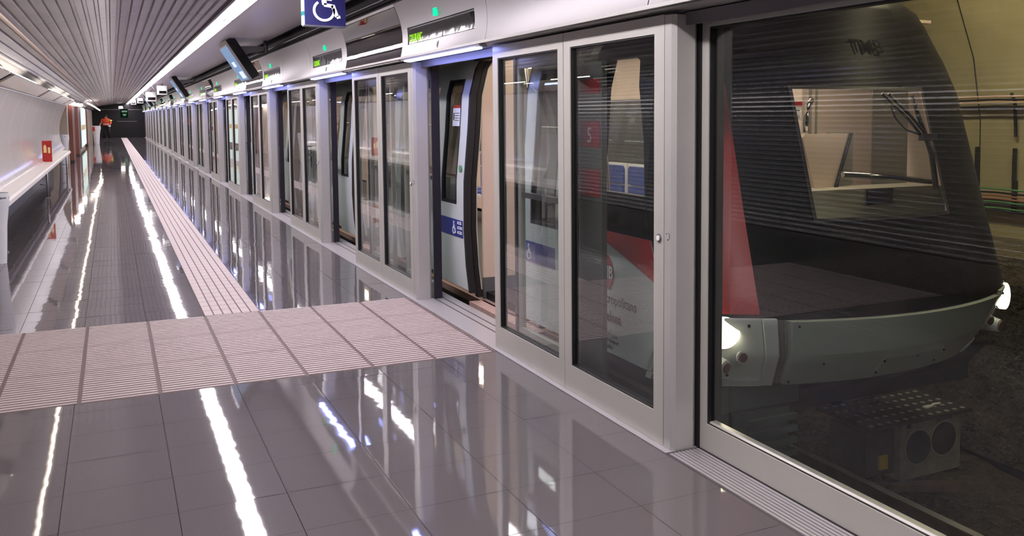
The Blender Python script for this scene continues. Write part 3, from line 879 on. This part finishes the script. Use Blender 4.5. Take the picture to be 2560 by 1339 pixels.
# headlight modules, ribs, bumper
def thickfront(X0, X1, z0, z1, off, nx=12, nz=8, th=.06):
    mb = front(X0, X1, z0, z1, off, nx, nz)
    b = front(X0, X1, z0, z1, off-th, nx, nz)
    mb.add(b.v, b.f, True)
    # closing rims
    zs = sorted(set([z0+(z1-z0)*j/nz for j in range(nz+1)] + [a for a, b_ in YF if z0 < a < z1]))
    cl = shear
    for X in (X0, X1):
        mb.grid([[(cl(X, z), yf(cl(X, z), z, off), z) for z in zs], [(cl(X, z), yf(cl(X, z), z, off-th), z) for z in zs]], smooth=False)
    xs_ = [X0+(X1-X0)*i/nx for i in range(nx+1)]
    for z in (z0, z1):
        mb.grid([[(cl(X, z), yf(cl(X, z), z, off), z) for X in xs_], [(cl(X, z), yf(cl(X, z), z, off-th), z) for X in xs_]], smooth=False)
    return mb
for mir in (0, 1):
    g = (lambda a, b: (a, b)) if not mir else (lambda a, b: (2*XC-b, 2*XC-a))
    A = T(thickfront(*g(2.56, 2.95), .09, .47, .012, 10), 'headlight_panel', 'train_white')
    thickfront(*g(2.56, 2.95), .045, .085, .03, 10).build('skirt_strip', 'train_white', A)
    thickfront(*g(2.955, 3.02), .045, .47, .022, 4).build('corner_rib', 'train_white', A)
    bc = MB()
    for q_ in range(3):
        o_ = thickfront(*g(3.028+q_*.016, 3.038+q_*.016), .05, .46, .008-.0*q_, 2, 6); bc.add(o_.v, o_.f, False)
    bc.build('bellows', 'equip_grey', A)
    lx = 2.80 if not mir else 2*XC-2.80
    ly = yf(lx, .39, .012)
    H = T(MB().disc((lx, ly-.0, .39), (-.35 if not mir else .35, -1, .05), .084, .03, 32), 'headlight', 'headlamp')
    MB().disc((lx, ly+.03, .39), (-.35 if not mir else .35, -1, .05), .091, .03, 32).build('bezel', 'chrome', H)
    lx2 = 2.915 if not mir else 2*XC-2.915
    r1 = T(MB().disc((lx2, yf(lx2, .235, .02), .245), (0, -1, -.1), .036, .01, 20), 'marker_lamp', 'train_white')
    MB().disc((lx2, yf(lx2, .235, .033), .243), (0, -1, -.1), .027, .006, 20).build('lens', 'lens_dim', r1)
    lx3 = 2.81 if not mir else 2*XC-2.81
    r2 = T(MB().disc((lx3-.02, yf(lx3, .21, .0), .205), (.3, -1, -.1), .058, .11, 24, .04), 'tail_lamp', 'train_white')
    MB().disc((lx3+.012, yf(lx3, .21, .108), .193), (.3, -1, -.1), .03, .006, 20).build('lens', 'lens_dim', r2)
    sc2 = MB()
    for zz in (.43, .12):
        xx_ = 2.90 if not mir else 2*XC-2.90
        sc2.disc((xx_, yf(xx_, zz, .014), zz), (0, -1, 0), .009, .006, 10)
    sc2.build('screw', 'gasket', A)
bp_ = T(thickfront(3.085, 4.655, .05, .455, .035, 18), 'bumper', 'train_bumper')
thickfront(3.70, 4.25, .075, .19, .045, 10).build('access_cover', 'train_bumper', bp_)
s4 = MB()
for xx_ in (3.26, 3.28): pass
for xx_, zz in ((3.12, .43), (3.21, .075), (3.34, .19), (3.73, .17), (3.73, .09), (3.98, .17), (4.22, .17), (4.2, .10)):
    s4.disc((xx_, yf(xx_, zz, .046), zz), (0, -1, 0), .006, .006, 8)
s4.build('screw', 'gasket', bp_)
# cab interior seen through the windscreen
T(MB().box(4.10, 4.70, 5.0, 5.03, .3, 2.1), 'cab_partition', 'train_inner')
T(MB().box(4.71, 5.05, 5.0, 5.03, .3, 2.1), 'cab_cabinet', 'cab_grey')
T(MB().box(4.135, 4.15, 4.985, 5.0, .9, 2.1).box(4.19, 4.20, 4.985, 5.0, .9, 2.1), 'partition_moulding', 'cab_grey')
nt_ = T(MB().box(3.90, 4.09, 5.02, 5.03, 1.50, 1.63), 'notice', 'white')
MB().box(3.90, 4.09, 5.012, 5.02, 1.595, 1.63).build('notice_header', 'red', nt_)
MB().box(3.92, 4.07, 5.014, 5.02, 1.565, 1.572).box(3.92, 4.07, 5.014, 5.02, 1.53, 1.535).box(3.92, 4.07, 5.014, 5.02, 1.518, 1.523).build('notice_text', 'black_text', nt_)
cs = MB().prism([(3.72, 1.40), (3.74, 1.42), (4.08, 1.42), (4.02, 1.22), (3.95, 1.0), (3.93, .7), (3.86, .7), (3.86, .95)], 4.55, 4.6, 'y')
T(cs, 'console_panel', 'train_inner')
T(MB().box(4.0, 4.19, 4.62, 4.66, 1.06, 1.425), 'console_side', 'cab_grey')
T(MB().tube([(4.09, 4.53, 1.42), (4.03, 4.53, 1.25), (3.96, 4.53, 1.05), (3.94, 4.53, .9)], .012, 8), 'console_trim', 'equip_dark')
T(MB().tube([(3.80, 4.62, 1.43), (3.80, 4.62, 1.52), (3.84, 4.64, 1.60), (3.88, 4.66, 1.63)], .016, 8), 'grab_handle', 'chrome')
T(MB().box(3.36, 4.75, 4.36, 4.62, .7, 1.085), 'cab_desk', 'desk_grey')
T(MB().tube([(3.85, 4.33, 1.18), (4.25, 4.33, 1.15), (4.62, 4.33, 1.11)], .018, 10), 'cab_handrail', 'chrome')
T(MB().box(4.06, 4.27, 4.338, 4.35, .985, 1.08), 'desk_screen', 'black')
T(MB().box(3.45, 4.3, 4.30, 4.37, 1.93, 1.95), 'cab_fill_light', 'cab_fill_glow')  # glowing bar added out of sight over the windscreen to brighten desk and console
wp = T(MB().tube([(3.93, 4.10, 1.66), (4.10, 4.08, 1.53), (4.22, 4.06, 1.41)], .009, 6).tube([(3.98, 4.10, 1.66), (4.13, 4.08, 1.54), (4.25, 4.06, 1.42)], .009, 6)
       .tube([(4.17, 4.10, 1.65), (4.21, 4.08, 1.52), (4.255, 4.06, 1.40)], .014, 6).tube([(4.24, 4.05, 1.41), (4.28, 4.04, 1.30), (4.31, 4.03, 1.10)], .017, 8)
       .tube([(3.99, 4.10, 1.6), (4.02, 4.08, 1.52), (4.09, 4.07, 1.45), (4.2, 4.06, 1.42)], .006, 6), 'wiper', 'gasket')
MB().box(4.2, 4.31, 4.03, 4.07, 1.385, 1.425).build('wiper_arm', 'gasket', wp)
# underframe
uf = MB()
uf.box(2.66, 5.08, 4.42, YE, -.25, -.06)
uf.prism([(4.35, -.10), (4.2, .06), (YE, .06), (YE, -.30), (4.6, -.30)], 2.72, 5.02, 'x')
T(uf, 'underframe', 'train_under')
T(MB().box(2.72, 3.45, 4.22, 4.4, -.12, .03), 'buffer_beam', 'train_louver')
lv = MB(); lv.bbox(3.02, 3.42, 4.22, 4.5, -.62, -.14, .05)
lo = T(lv, 'louvre_box', 'train_louver')
l2 = MB()
for q_ in range(6): l2.box(3.08, 3.42, 4.19, 4.225, -.215-q_*.07, -.18-q_*.07)
l2.build('slats', 'train_louver', lo)
whs = MB()
for wy in (6.3, 8.4, 14, 16.1, 22, 24):
    for wx in (3.15, 4.59): whs.disc((wx-.05, wy, -.66), (1, 0, 0), .38, .1, 28)
T(whs, 'wheel', 'equip_dark')
T(MB().box(3.3, 4.45, 5.9, 8.8, -.75, -.3).box(3.3, 4.45, 13.3, 17, -.75, -.3), 'bogie_frame', 'equip_dark')

# ================================================================== TRACK
for i, xr in enumerate((3.15, 4.59)):
    e = empty('rail', (xr, Y0, -1.16), ['near running rail in shadow under the platform edge', 'shiny-topped running rail catching the light in front of the train'][i], 'rail', 'running rails')
    MB().box(-.06, .06, 0, Y1+10-Y0, 0, .02).box(-.012, .012, 0, Y1+10-Y0, .02, .09).box(-.034, .034, 0, Y1+10-Y0, .09, .117).build('rail_body', 'rail_side', e)
    MB().box(-.028, .028, 0, Y1+10-Y0, .117, .12).build('rail_head', 'rail_top', e)
# trackside equipment box with two round openings
e = empty('track_equipment', (4.98, 4.93, -1.14), 'grey trackside equipment box with two round openings and studded lid', 'machine')
MB().box(.0, .62, .0, .5, .0, .43).build('housing', 'equip_grey', e)
MB().box(-.28, .0, .06, .45, .05, .38).build('side_cabinet', 'equip_dark', e)
ld = MB().box(-.33, .70, -.04, .55, .435, .455).build('lid', 'equip_dark', e)
stud = MB()
for a_ in range(12):
    for b_ in range(5): stud.disc((-.28+a_*.084, .01+b_*.12, .455), (0, 0, 1), .02, .004, 8)
stud.build('studs', 'cab_grey', ld)
for cx_ in (.17, .43):
    o = MB().disc((cx_, -.001, .235 if cx_ < .3 else .26), (0, -1, 0), .135, .008 if cx_ < .3 else .012, 32).build('round_opening', 'cab_grey', e)
    MB().disc((cx_, -.013, .235 if cx_ < .3 else .26), (0, -1, 0), .125, .003, 32).build('inner_disc', 'train_louver' if cx_ < .3 else 'equip_dark', o)
MB().box(.06, .10, -.006, 0, .385, .415).box(.40, .52, -.006, 0, .40, .425).build('vent_hole', 'black', e)
MB().box(-.16, -.08, .04, .06, .10, .20).build('warning_plate', 'yellow', e)
MB().tube([(-.26, .0, .06), (-.16, -.06, .04), (.0, -.14, .03), (.2, -.2, .02)], .018, 8).build('cable', 'cable_black', e)
MB().prism([(-.20, -.12), (.22, -.34), (.30, -.30), (.26, -.24), (-.16, -.05)], .0, .05).build('foot_plate', 'rail_side', e)
for i, (x, y, s_) in enumerate([(4.95, 3.2, .05), (5.1, 3.5, .04), (4.85, 3.0, .04), (5.3, 3.1, .05), (5.0, 3.75, .035), (3.9, 4.4, .06), (4.1, 4.3, .05)]):
    mb = MB().ball((0, 0, 0), s_*1.2, s_, s_*.7, 7, 5)
    mb.v = [(a+random.uniform(-.01, .01), b+random.uniform(-.01, .01), c+random.uniform(-.01, .01)) for a, b, c in mb.v]
    tag(mb.build('stone', 'concrete_dirty', None, (x, y, -1.12)), 'brown stone lying on the trackbed, %s from the camera' % ORD[i], 'stone', 'stones on the trackbed')
tag(MB().box(0, .07, 0, .03, 0, .012).tube([(.07, .01, .01), (.12, .03, .01), (.16, .0, .02)], .008, 6).build('litter', 'white', None, (5.35, 5.05, -.682)), 'scrap of white litter on top of the trackside box', 'litter')
# cables and brackets on the tunnel wall
def wx(z):
    for (a, b), (c, d) in zip(wt, wt[1:]):
        if b <= z <= d: return a + (c-a)*(z-b)/(d-b)
    return 6.3
def cable(z, m, label, sag=.008, dx=.06, r=.008):
    mb = MB(); pts_ = []
    for i in range(120):
        y = Y0 + i*.2
        pts_.append((wx(z)-dx, y, z - sag*math.sin((y-1.4)/.38*math.pi/2)**2))
    mb.tube(pts_, r, 5)
    tag(mb.build('cable', m), label, 'cable', 'cables along the tunnel wall')
cl = [(1.69, 'cable_yellow', 'yellow cable on the tunnel wall, upper of the two yellow ones'), (1.665, 'cable_black', 'thin black cable between the two yellow cables on the tunnel wall'),
      (1.645, 'cable_yellow', 'yellow cable on the tunnel wall, lower of the two yellow ones'), (1.61, 'cable_black', 'black cable just under the yellow cables on the tunnel wall'),
      (.95, 'cable_green', 'green cable topmost of the lower bundle on the tunnel wall'), (.92, 'cable_black', 'black cable under the topmost green cable of the lower bundle'),
      (.895, 'cable_pink', 'pinkish brown cable in the middle of the lower bundle'), (.87, 'cable_pink', 'pinkish brown cable just above the green pair of the lower bundle'),
      (.845, 'cable_green', 'green cable, upper of the pair in the lower bundle'), (.82, 'cable_black', 'black cable between the two lower green cables'),
      (.795, 'cable_green', 'green cable at the bottom of the lower bundle'), (.775, 'cable_black', 'black cable lowest on the tunnel wall')]
for z, m, lb in cl: cable(z, m, lb)
for i in range(16):
    y = 2.1 + .37*i
    e = empty('cable_bracket', (6.3, y, .72), 'black cable bracket on the tunnel wall, %s from the camera' % ORD[i], 'bracket', 'brackets on the tunnel wall')
    mb = MB()
    mb.box(wx(1.0)-6.3-.05, wx(1.0)-6.3-.01, -.012, .012, .30-.26, .30); mb.box(-.05, -.01, -.006, .006, .30, .56)
    mb.build('upright', 'cable_black', e)
    if i % 2 == 0:
        m2 = MB(); m2.tube([(wx(1.35)-6.3-.03, 0, .65), (wx(1.6)-6.3-.03, 0, .93), (wx(1.68)-6.3-.06, 0, .99)], .014, 5); m2.build('upper_arm', 'cable_black', e)
# unseen lamps added above the track to brighten tunnel wall and train nose
for i, y in enumerate((-2.6, 2.9, 4.3)):
    e = empty('tunnel_fill_lamp', (5.0, y, 2.95), 'unseen fill lamp added high above the track, %s from the camera, above the picture' % ORD[i], 'light')
    MB().box(-.06, .06, 0, (.45, 1, 1)[i], -.03, 0).build('tube', 'tunnel_fill_lamp', e)
    MB().box(-.09, .09, -.03, 1.03, 0, .05).build('housing', 'steel', e)

# ================================================================== BENCH SIDE
bn = empty('wall_bench', (-1.1, 12, 0), 'long glossy white bench under the curved enamel wall', 'bench')
def B(mb, name, m, parent=bn):
    o = mb.build(name, m, parent)
    if parent is bn: o.location = (1.1, -12, 0)
    return o
bs = MB()
for k in range(9):
    a, b = 12.0+2.15*k*1.0, 12.0+2.15*(k+1)-.006
    bs.prism([(-1.29, .605), (-1.14, .58), (-1.095, .58), (-1.07, .56), (-1.068, .51), (-1.085, .50), (-1.12, .505), (-1.29, .55)], a, b, 'y')
B(bs, 'seat', 'bench_white')
B(MB().box(-1.20, -1.15, 12, 31.3, .43, .49), 'support_rail', 'bench_grey')
for y in (12.6, 20.9, 29.6):
    lg_ = B(MB().tube([(-1.12, y, .53), (-1.12, y, .01)], .018, 8).box(-1.16, -1.08, y-.04, y+.04, .0, .012), 'leg', 'bench_grey')
    MB().tube([(-1.12, y, .24), (-1.24, y, .26)], .012, 6).build('brace', 'bench_grey', lg_)
e = empty('extinguisher_box', (-1.22, 23.05, .605), 'small red box with cream pictograms standing on the white bench', 'box')
e.location = (-1.215, 23.05, .60)
MB().box(-.085, .085, 0, .12, 0, .44).build('cabinet', 'red', e)
mk_ = MB().box(-.06, -.005, -.004, 0, .19, .32).box(.02, .06, -.004, 0, .18, .30).ball((-.035, -.004, .335), .02, .004, .02, 8, 6)
mk_.build('pictogram', 'cream_mark', e)
# litter bins with plastic bags
def bin_(loc, label, h, r, red=False):
    e = empty('litter_bin', loc, label, 'bin')
    rings = [(r*.62, 0), (r*.66, .1*h), (r*.8, .55*h), (r, .82*h), (r*1.08, .86*h), (r*1.02, h)]
    n = 14; rows = []
    for rr_, z in rings:
        rows.append([((rr_*(1+.07*math.sin(5*k)))*math.cos(2*math.pi*k/n), (rr_*(1+.07*math.cos(3*k)))*math.sin(2*math.pi*k/n), z) for k in range(n)] + [((rr_*1.0), 0, z)])
        rows[-1][-1] = rows[-1][0]
    MB().grid(rows).build('bag', 'plastic_bag', e)
    MB().tube([(0, 0, 0.0), (0, 0, h*.5)], r*.5, 10).build('stand', 'bench_grey', e)
    ring = [(r*.98*math.cos(2*math.pi*k/16), r*.98*math.sin(2*math.pi*k/16), h*.93) for k in range(17)]
    MB().tube(ring, .012, 6, False).build('rim', 'steel', e)
    if red: MB().box(-r*.9, -r*.3, -r*1.05, -r*1.0, h*.72, h*.95).build('sticker', 'red', e)
    return e
bin_((-1.36, 33.9, 0), 'white-bagged litter bin at the end of the bench', 1.0, .17)
bin_((-.80, 62.0, 0), 'white-bagged litter bin with a red mark near the end wall', 1.05, .22, True)
bin_((-1.09, 11.7, 0), 'white plastic bag of a litter bin at the picture left edge', .74, .11)
# brown columns
for i, (y, w_) in enumerate([(37.3, 1.9), (43.5, 1.2), (58.5, 1.3)]):
    e = empty('brown_column', (-1.24, y, 0), 'reddish brown metal wall column, %s from the bench' % ORD[i], 'column', 'brown columns on the left wall')
    MB().box(-.05, .06, 0, w_, 0, 1.98).build('casing', 'brown_metal', e)
    MB().box(-.05, .065, w_, w_+.25, 0, 1.98).build('edge_strip', 'chrome', e)
    MB().box(-.055, .068, -.01, w_+.01, 0, .06).build('base', 'black', e)
e = empty('poster_lightbox', (-1.22, 47.3, .2), 'tall glowing white poster light box on the left wall between brown columns', 'light box')
MB().box(0, .03, 0, 9.0, 0, 1.75).build('poster', 'poster_light', e)
MB().box(.03, .034, 1, 8.0, .75, .98).build('poster_band', 'cream_mark', e)
MB().box(-.06, .04, -.12, 0, -.03, 1.8).box(-.06, .04, 9.0, 9.12, -.03, 1.8).box(-.06, .0, 0, 9, -.03, 1.8).build('frame', 'steel', e)
# exit sign on the end wall
e = empty('exit_sign', (.87, Y1-.1, 1.55), 'small green and white exit sign on the dark end wall', 'sign')
MB().box(-.25, .25, 0, .05, 0, .62).build('panel', 'exit_green', e)
MB().box(-.18, .20, -.01, 0, .38, .52).box(-.08, .1, -.01, 0, .1, .26).box(-.14, .16, -.01, 0, .2, .25).build('pictogram', 'exit_white', e)

# ================================================================== HANGING THINGS ABOVE THE DOORS
def monitor(loc, label, s_=1.0, screen='screen_blue'):
    e = empty('hanging_monitor', loc, label, 'monitor', 'tilted monitors over the platform')
    a = math.radians(-32); rot = Matrix.Rotation(a, 3, 'Y')
    MB().box(-.02, .10, 0, .92, -.31, .31, rot).build('casing', 'black_gloss', e)
    so = MB().box(-.052, -.02, .0, .92, -.31, .26, rot).build('screen_frame', 'steel', e)
    MB().box(-.056, -.052, .02, .90, -.29, .24, rot).build('screen', screen, so)
    MB().box(-.058, -.056, .3, .6, -.07, .01, rot).box(-.058, -.056, .1, .5, -.26, -.15, rot).build('screen_text', 'screen_white', so)
    MB().prism([(.04, .20), (.06, -.06), (.14, .10), (.36, .17), (.36, .21)], .3, .36, 'y').tube([(.08, .45, .06), (.3, .45, .12), (.38, .45, .14)], .014, 6).build('bracket', 'steel', e)
    MB().disc((.385, .35, .13), (0, 0, 1), .03, .16, 12).build('bracket_mount', 'steel', e)
    return e
monitor((1.60, 14.1, 2.33), 'large tilted monitor with bluish screen hung over the second and third doorways')
monitor((1.60, 27.6, 2.33), 'smaller-looking tilted monitor hung far along beside the white camera box')
monitor((1.60, 52.0, 2.33), 'farthest tilted monitor hung over the platform doors')
e = empty('accessibility_sign', (1.30, 7.4, 2.215), 'dark blue wheelchair access sign hanging from the ceiling, cut by the picture top', 'sign')
MB().box(0, .30, 0, .09, 0, .40).build('panel', 'navy', e)
MB().box(-.003, .303, -.004, .094, -.008, 0).build('lower_rim', 'steel', e)
MB().box(-.012, 0, .01, .08, 0, .40).build('lit_edge', 'sign_edge', e)
MB().box(-.0125, 0, .009, .081, .07, .10).build('edge_mark', 'sign_cyan', e)
access_mb(plane_matrix((.135, -.002, .03), (1, 0, 0), (0, 0, 1)), .27).build('access_symbol', 'sticker_white', e)
def cctv(loc, s_, label, w_=1):
    e = empty('camera_box', loc, label, 'camera', 'white camera housings over the platform')
    MB().bbox(-.12*s_, .12*s_, 0, .5*s_*w_, -.10*s_, .14*s_, .02*s_).build('housing', 'white', e)
    MB().box(-.09*s_, .09*s_, -.008, 0, -.075*s_, .0).build('lens_window', 'black_gloss', e)
    MB().tube([(0, .2*s_, .14*s_), (0, .2*s_, .30*s_)], .02, 8).build('bracket', 'steel', e)
    MB().tube([(-.05, .3*s_, .0), (-.2, .5, .02), (-.26, .8, .14), (-.3, 1.0, .25)], .007, 5).build('cable', 'cable_black', e)
cctv((1.44, 33.0, 2.36), 1.15, 'white camera box hanging beside the far monitor')
cctv((1.43, 42.0, 2.33), 1.5, 'wide white housing hanging under the ceiling beyond the first camera box', 1.6)
cctv((1.35, 55.0, 2.38), 1.1, 'third white camera box, just above the dark wall corner')
cctv((1.15, 62.0, 2.40), 1.2, 'farthest white camera box, next to the end of the light strip')

# ================================================================== PERSON far down the platform
def person(loc):
    x, y = loc
    e = empty('person', (x, y, 0), 'person in orange vest and dark trousers walking near the dark end wall', 'person')
    P_ = {'pel': (0, 0, .92), 'w': (0, .0, 1.06), 'ch': (-.02, -.02, 1.30), 'nk': (-.02, -.05, 1.47), 'hb': (-.02, -.07, 1.54), 'ht': (-.02, -.09, 1.70),
          'hl': (-.1, 0, .88), 'kl': (-.14, -.04, .48), 'al': (-.16, .04, .09), 'tl': (-.17, -.10, .04),
          'hr': (.1, 0, .88), 'kr': (.13, -.10, .50), 'ar': (.17, -.02, .09), 'tr': (.18, -.16, .04),
          'sl': (-.20, -.02, 1.40), 'el': (-.32, .02, 1.14), 'wl': (-.44, -.03, .94), 'hndl': (-.47, -.05, .87),
          'sr': (.17, -.02, 1.40), 'er': (.27, -.08, 1.15), 'wr': (.20, -.28, 1.05), 'hndr': (.17, -.34, 1.03)}
    rad = {'pel': .15, 'w': .14, 'ch': .17, 'nk': .055, 'hb': .075, 'ht': .085, 'hl': .10, 'kl': .07, 'al': .045, 'tl': .04, 'hr': .10, 'kr': .07, 'ar': .045, 'tr': .04,
           'sl': .065, 'el': .045, 'wl': .032, 'hndl': .03, 'sr': .065, 'er': .045, 'wr': .032, 'hndr': .03}
    E = [('pel', 'w'), ('w', 'ch'), ('ch', 'nk'), ('nk', 'hb'), ('hb', 'ht'), ('pel', 'hl'), ('hl', 'kl'), ('kl', 'al'), ('al', 'tl'), ('pel', 'hr'), ('hr', 'kr'), ('kr', 'ar'), ('ar', 'tr'),
         ('ch', 'sl'), ('sl', 'el'), ('el', 'wl'), ('wl', 'hndl'), ('ch', 'sr'), ('sr', 'er'), ('er', 'wr'), ('wr', 'hndr')]
    names = list(P_); vs = [P_[n] for n in names]; es = [(names.index(a), names.index(b)) for a, b in E]
    R_ = [rad[n] for n in names]
    for side_, base, d in (('l', 'hndl', Vector((-.03, -.02, -.07))), ('r', 'hndr', Vector((-.03, -.07, -.01)))):
        b = Vector(P_[base]); bi = names.index(base)
        for f in range(5):
            off = Vector(((f-2)*.014, (f-2)*.008, 0)) if f < 4 else Vector((.03, -.02, .02))
            vs.append(tuple(b + off + d*.5)); vs.append(tuple(b + off*1.2 + d*(1.0 - .06*abs(f-1)))); R_ += [.01, .008]
            es += [(bi, len(vs)-2), (len(vs)-2, len(vs)-1)]
    me = bpy.data.meshes.new('body'); me.from_pydata(vs, es, []); o = bpy.data.objects.new('body', me); col.objects.link(o)
    m = o.modifiers.new('skin', 'SKIN'); 
    for i, sv in enumerate(me.skin_vertices[0].data): sv.radius = (R_[i], R_[i]); sv.use_root = (i == 0)
    o.modifiers.new('s', 'SUBSURF').levels = 1
    bpy.context.view_layer.update()
    m2 = bpy.data.meshes.new_from_object(o.evaluated_get(bpy.context.evaluated_depsgraph_get()))
    bpy.data.objects.remove(o); m2.materials.clear(); m2.materials.append(M['skin'])
    b = bpy.data.objects.new('body', m2); col.objects.link(b); b.parent = e
    def ell(rings, n=16):
        mb = MB(); mb.grid([[(cx+rx*math.cos(2*math.pi*k/n), cy+ry*math.sin(2*math.pi*k/n), z) for k in range(n+1)] for cx, cy, rx, ry, z in rings]); return mb
    ell([(0, 0, .20, .165, .98), (0, 0, .21, .17, 1.1), (-.02, -.01, .225, .18, 1.3), (-.02, -.02, .22, .16, 1.42), (-.02, -.04, .10, .09, 1.49)]).build('vest', 'orange', e)
    ell([(0, 0, .213, .178, 1.06), (0, 0, .217, .182, 1.10)]).build('reflective_band', 'white', e)
    tr_ = MB()
    for s in ('l', 'r'):
        tr_.tube([P_['h'+s], P_['k'+s], P_['a'+s]], [.125, .095, .075], 12)
    tr_.ball((0, 0, .93), .19, .165, .14, 14, 8)
    tr_.build('trousers', 'dark_cloth', e)
    sv_ = MB()
    sv_.tube([P_['sr'], P_['er'], P_['wr']], [.085, .065, .05], 10); sv_.tube([P_['sl'], (-.28, 0, 1.24)], [.085, .07], 10)
    sv_.build('sleeve', 'orange', e)
    for s in ('l', 'r'):
        sh = MB(); a = Vector(P_['a'+s]); t = Vector(P_['t'+s]); sh.tube([a+Vector((0, .05, -.03)), (a+t)/2+Vector((0, 0, -.02)), t], [.05, .055, .04], 10); sh.build('shoe', 'black', e)
    MB().ball((-.02, -.075, 1.66), .10, .115, .10, 14, 8).build('hair', 'hair', e)
    MB().ball((-.02, -.165, 1.615), .014, .03, .02, 8, 6).build('nose', 'skin', e)
    ey = MB().ball((-.055, -.165, 1.635), .012, .01, .008, 8, 6).ball((.015, -.165, 1.635), .012, .01, .008, 8, 6); ey.build('eyes', 'black', e)
    MB().ball((.17, -.2, .96), .09, .05, .08, 10, 8).build('white_cloth', 'white', e)
    MB().ball((.26, -.34, 1.32), .10, .05, .06, 10, 8).build('green_glove', 'hivis', e)
    return e
person((-.33, 74.0))
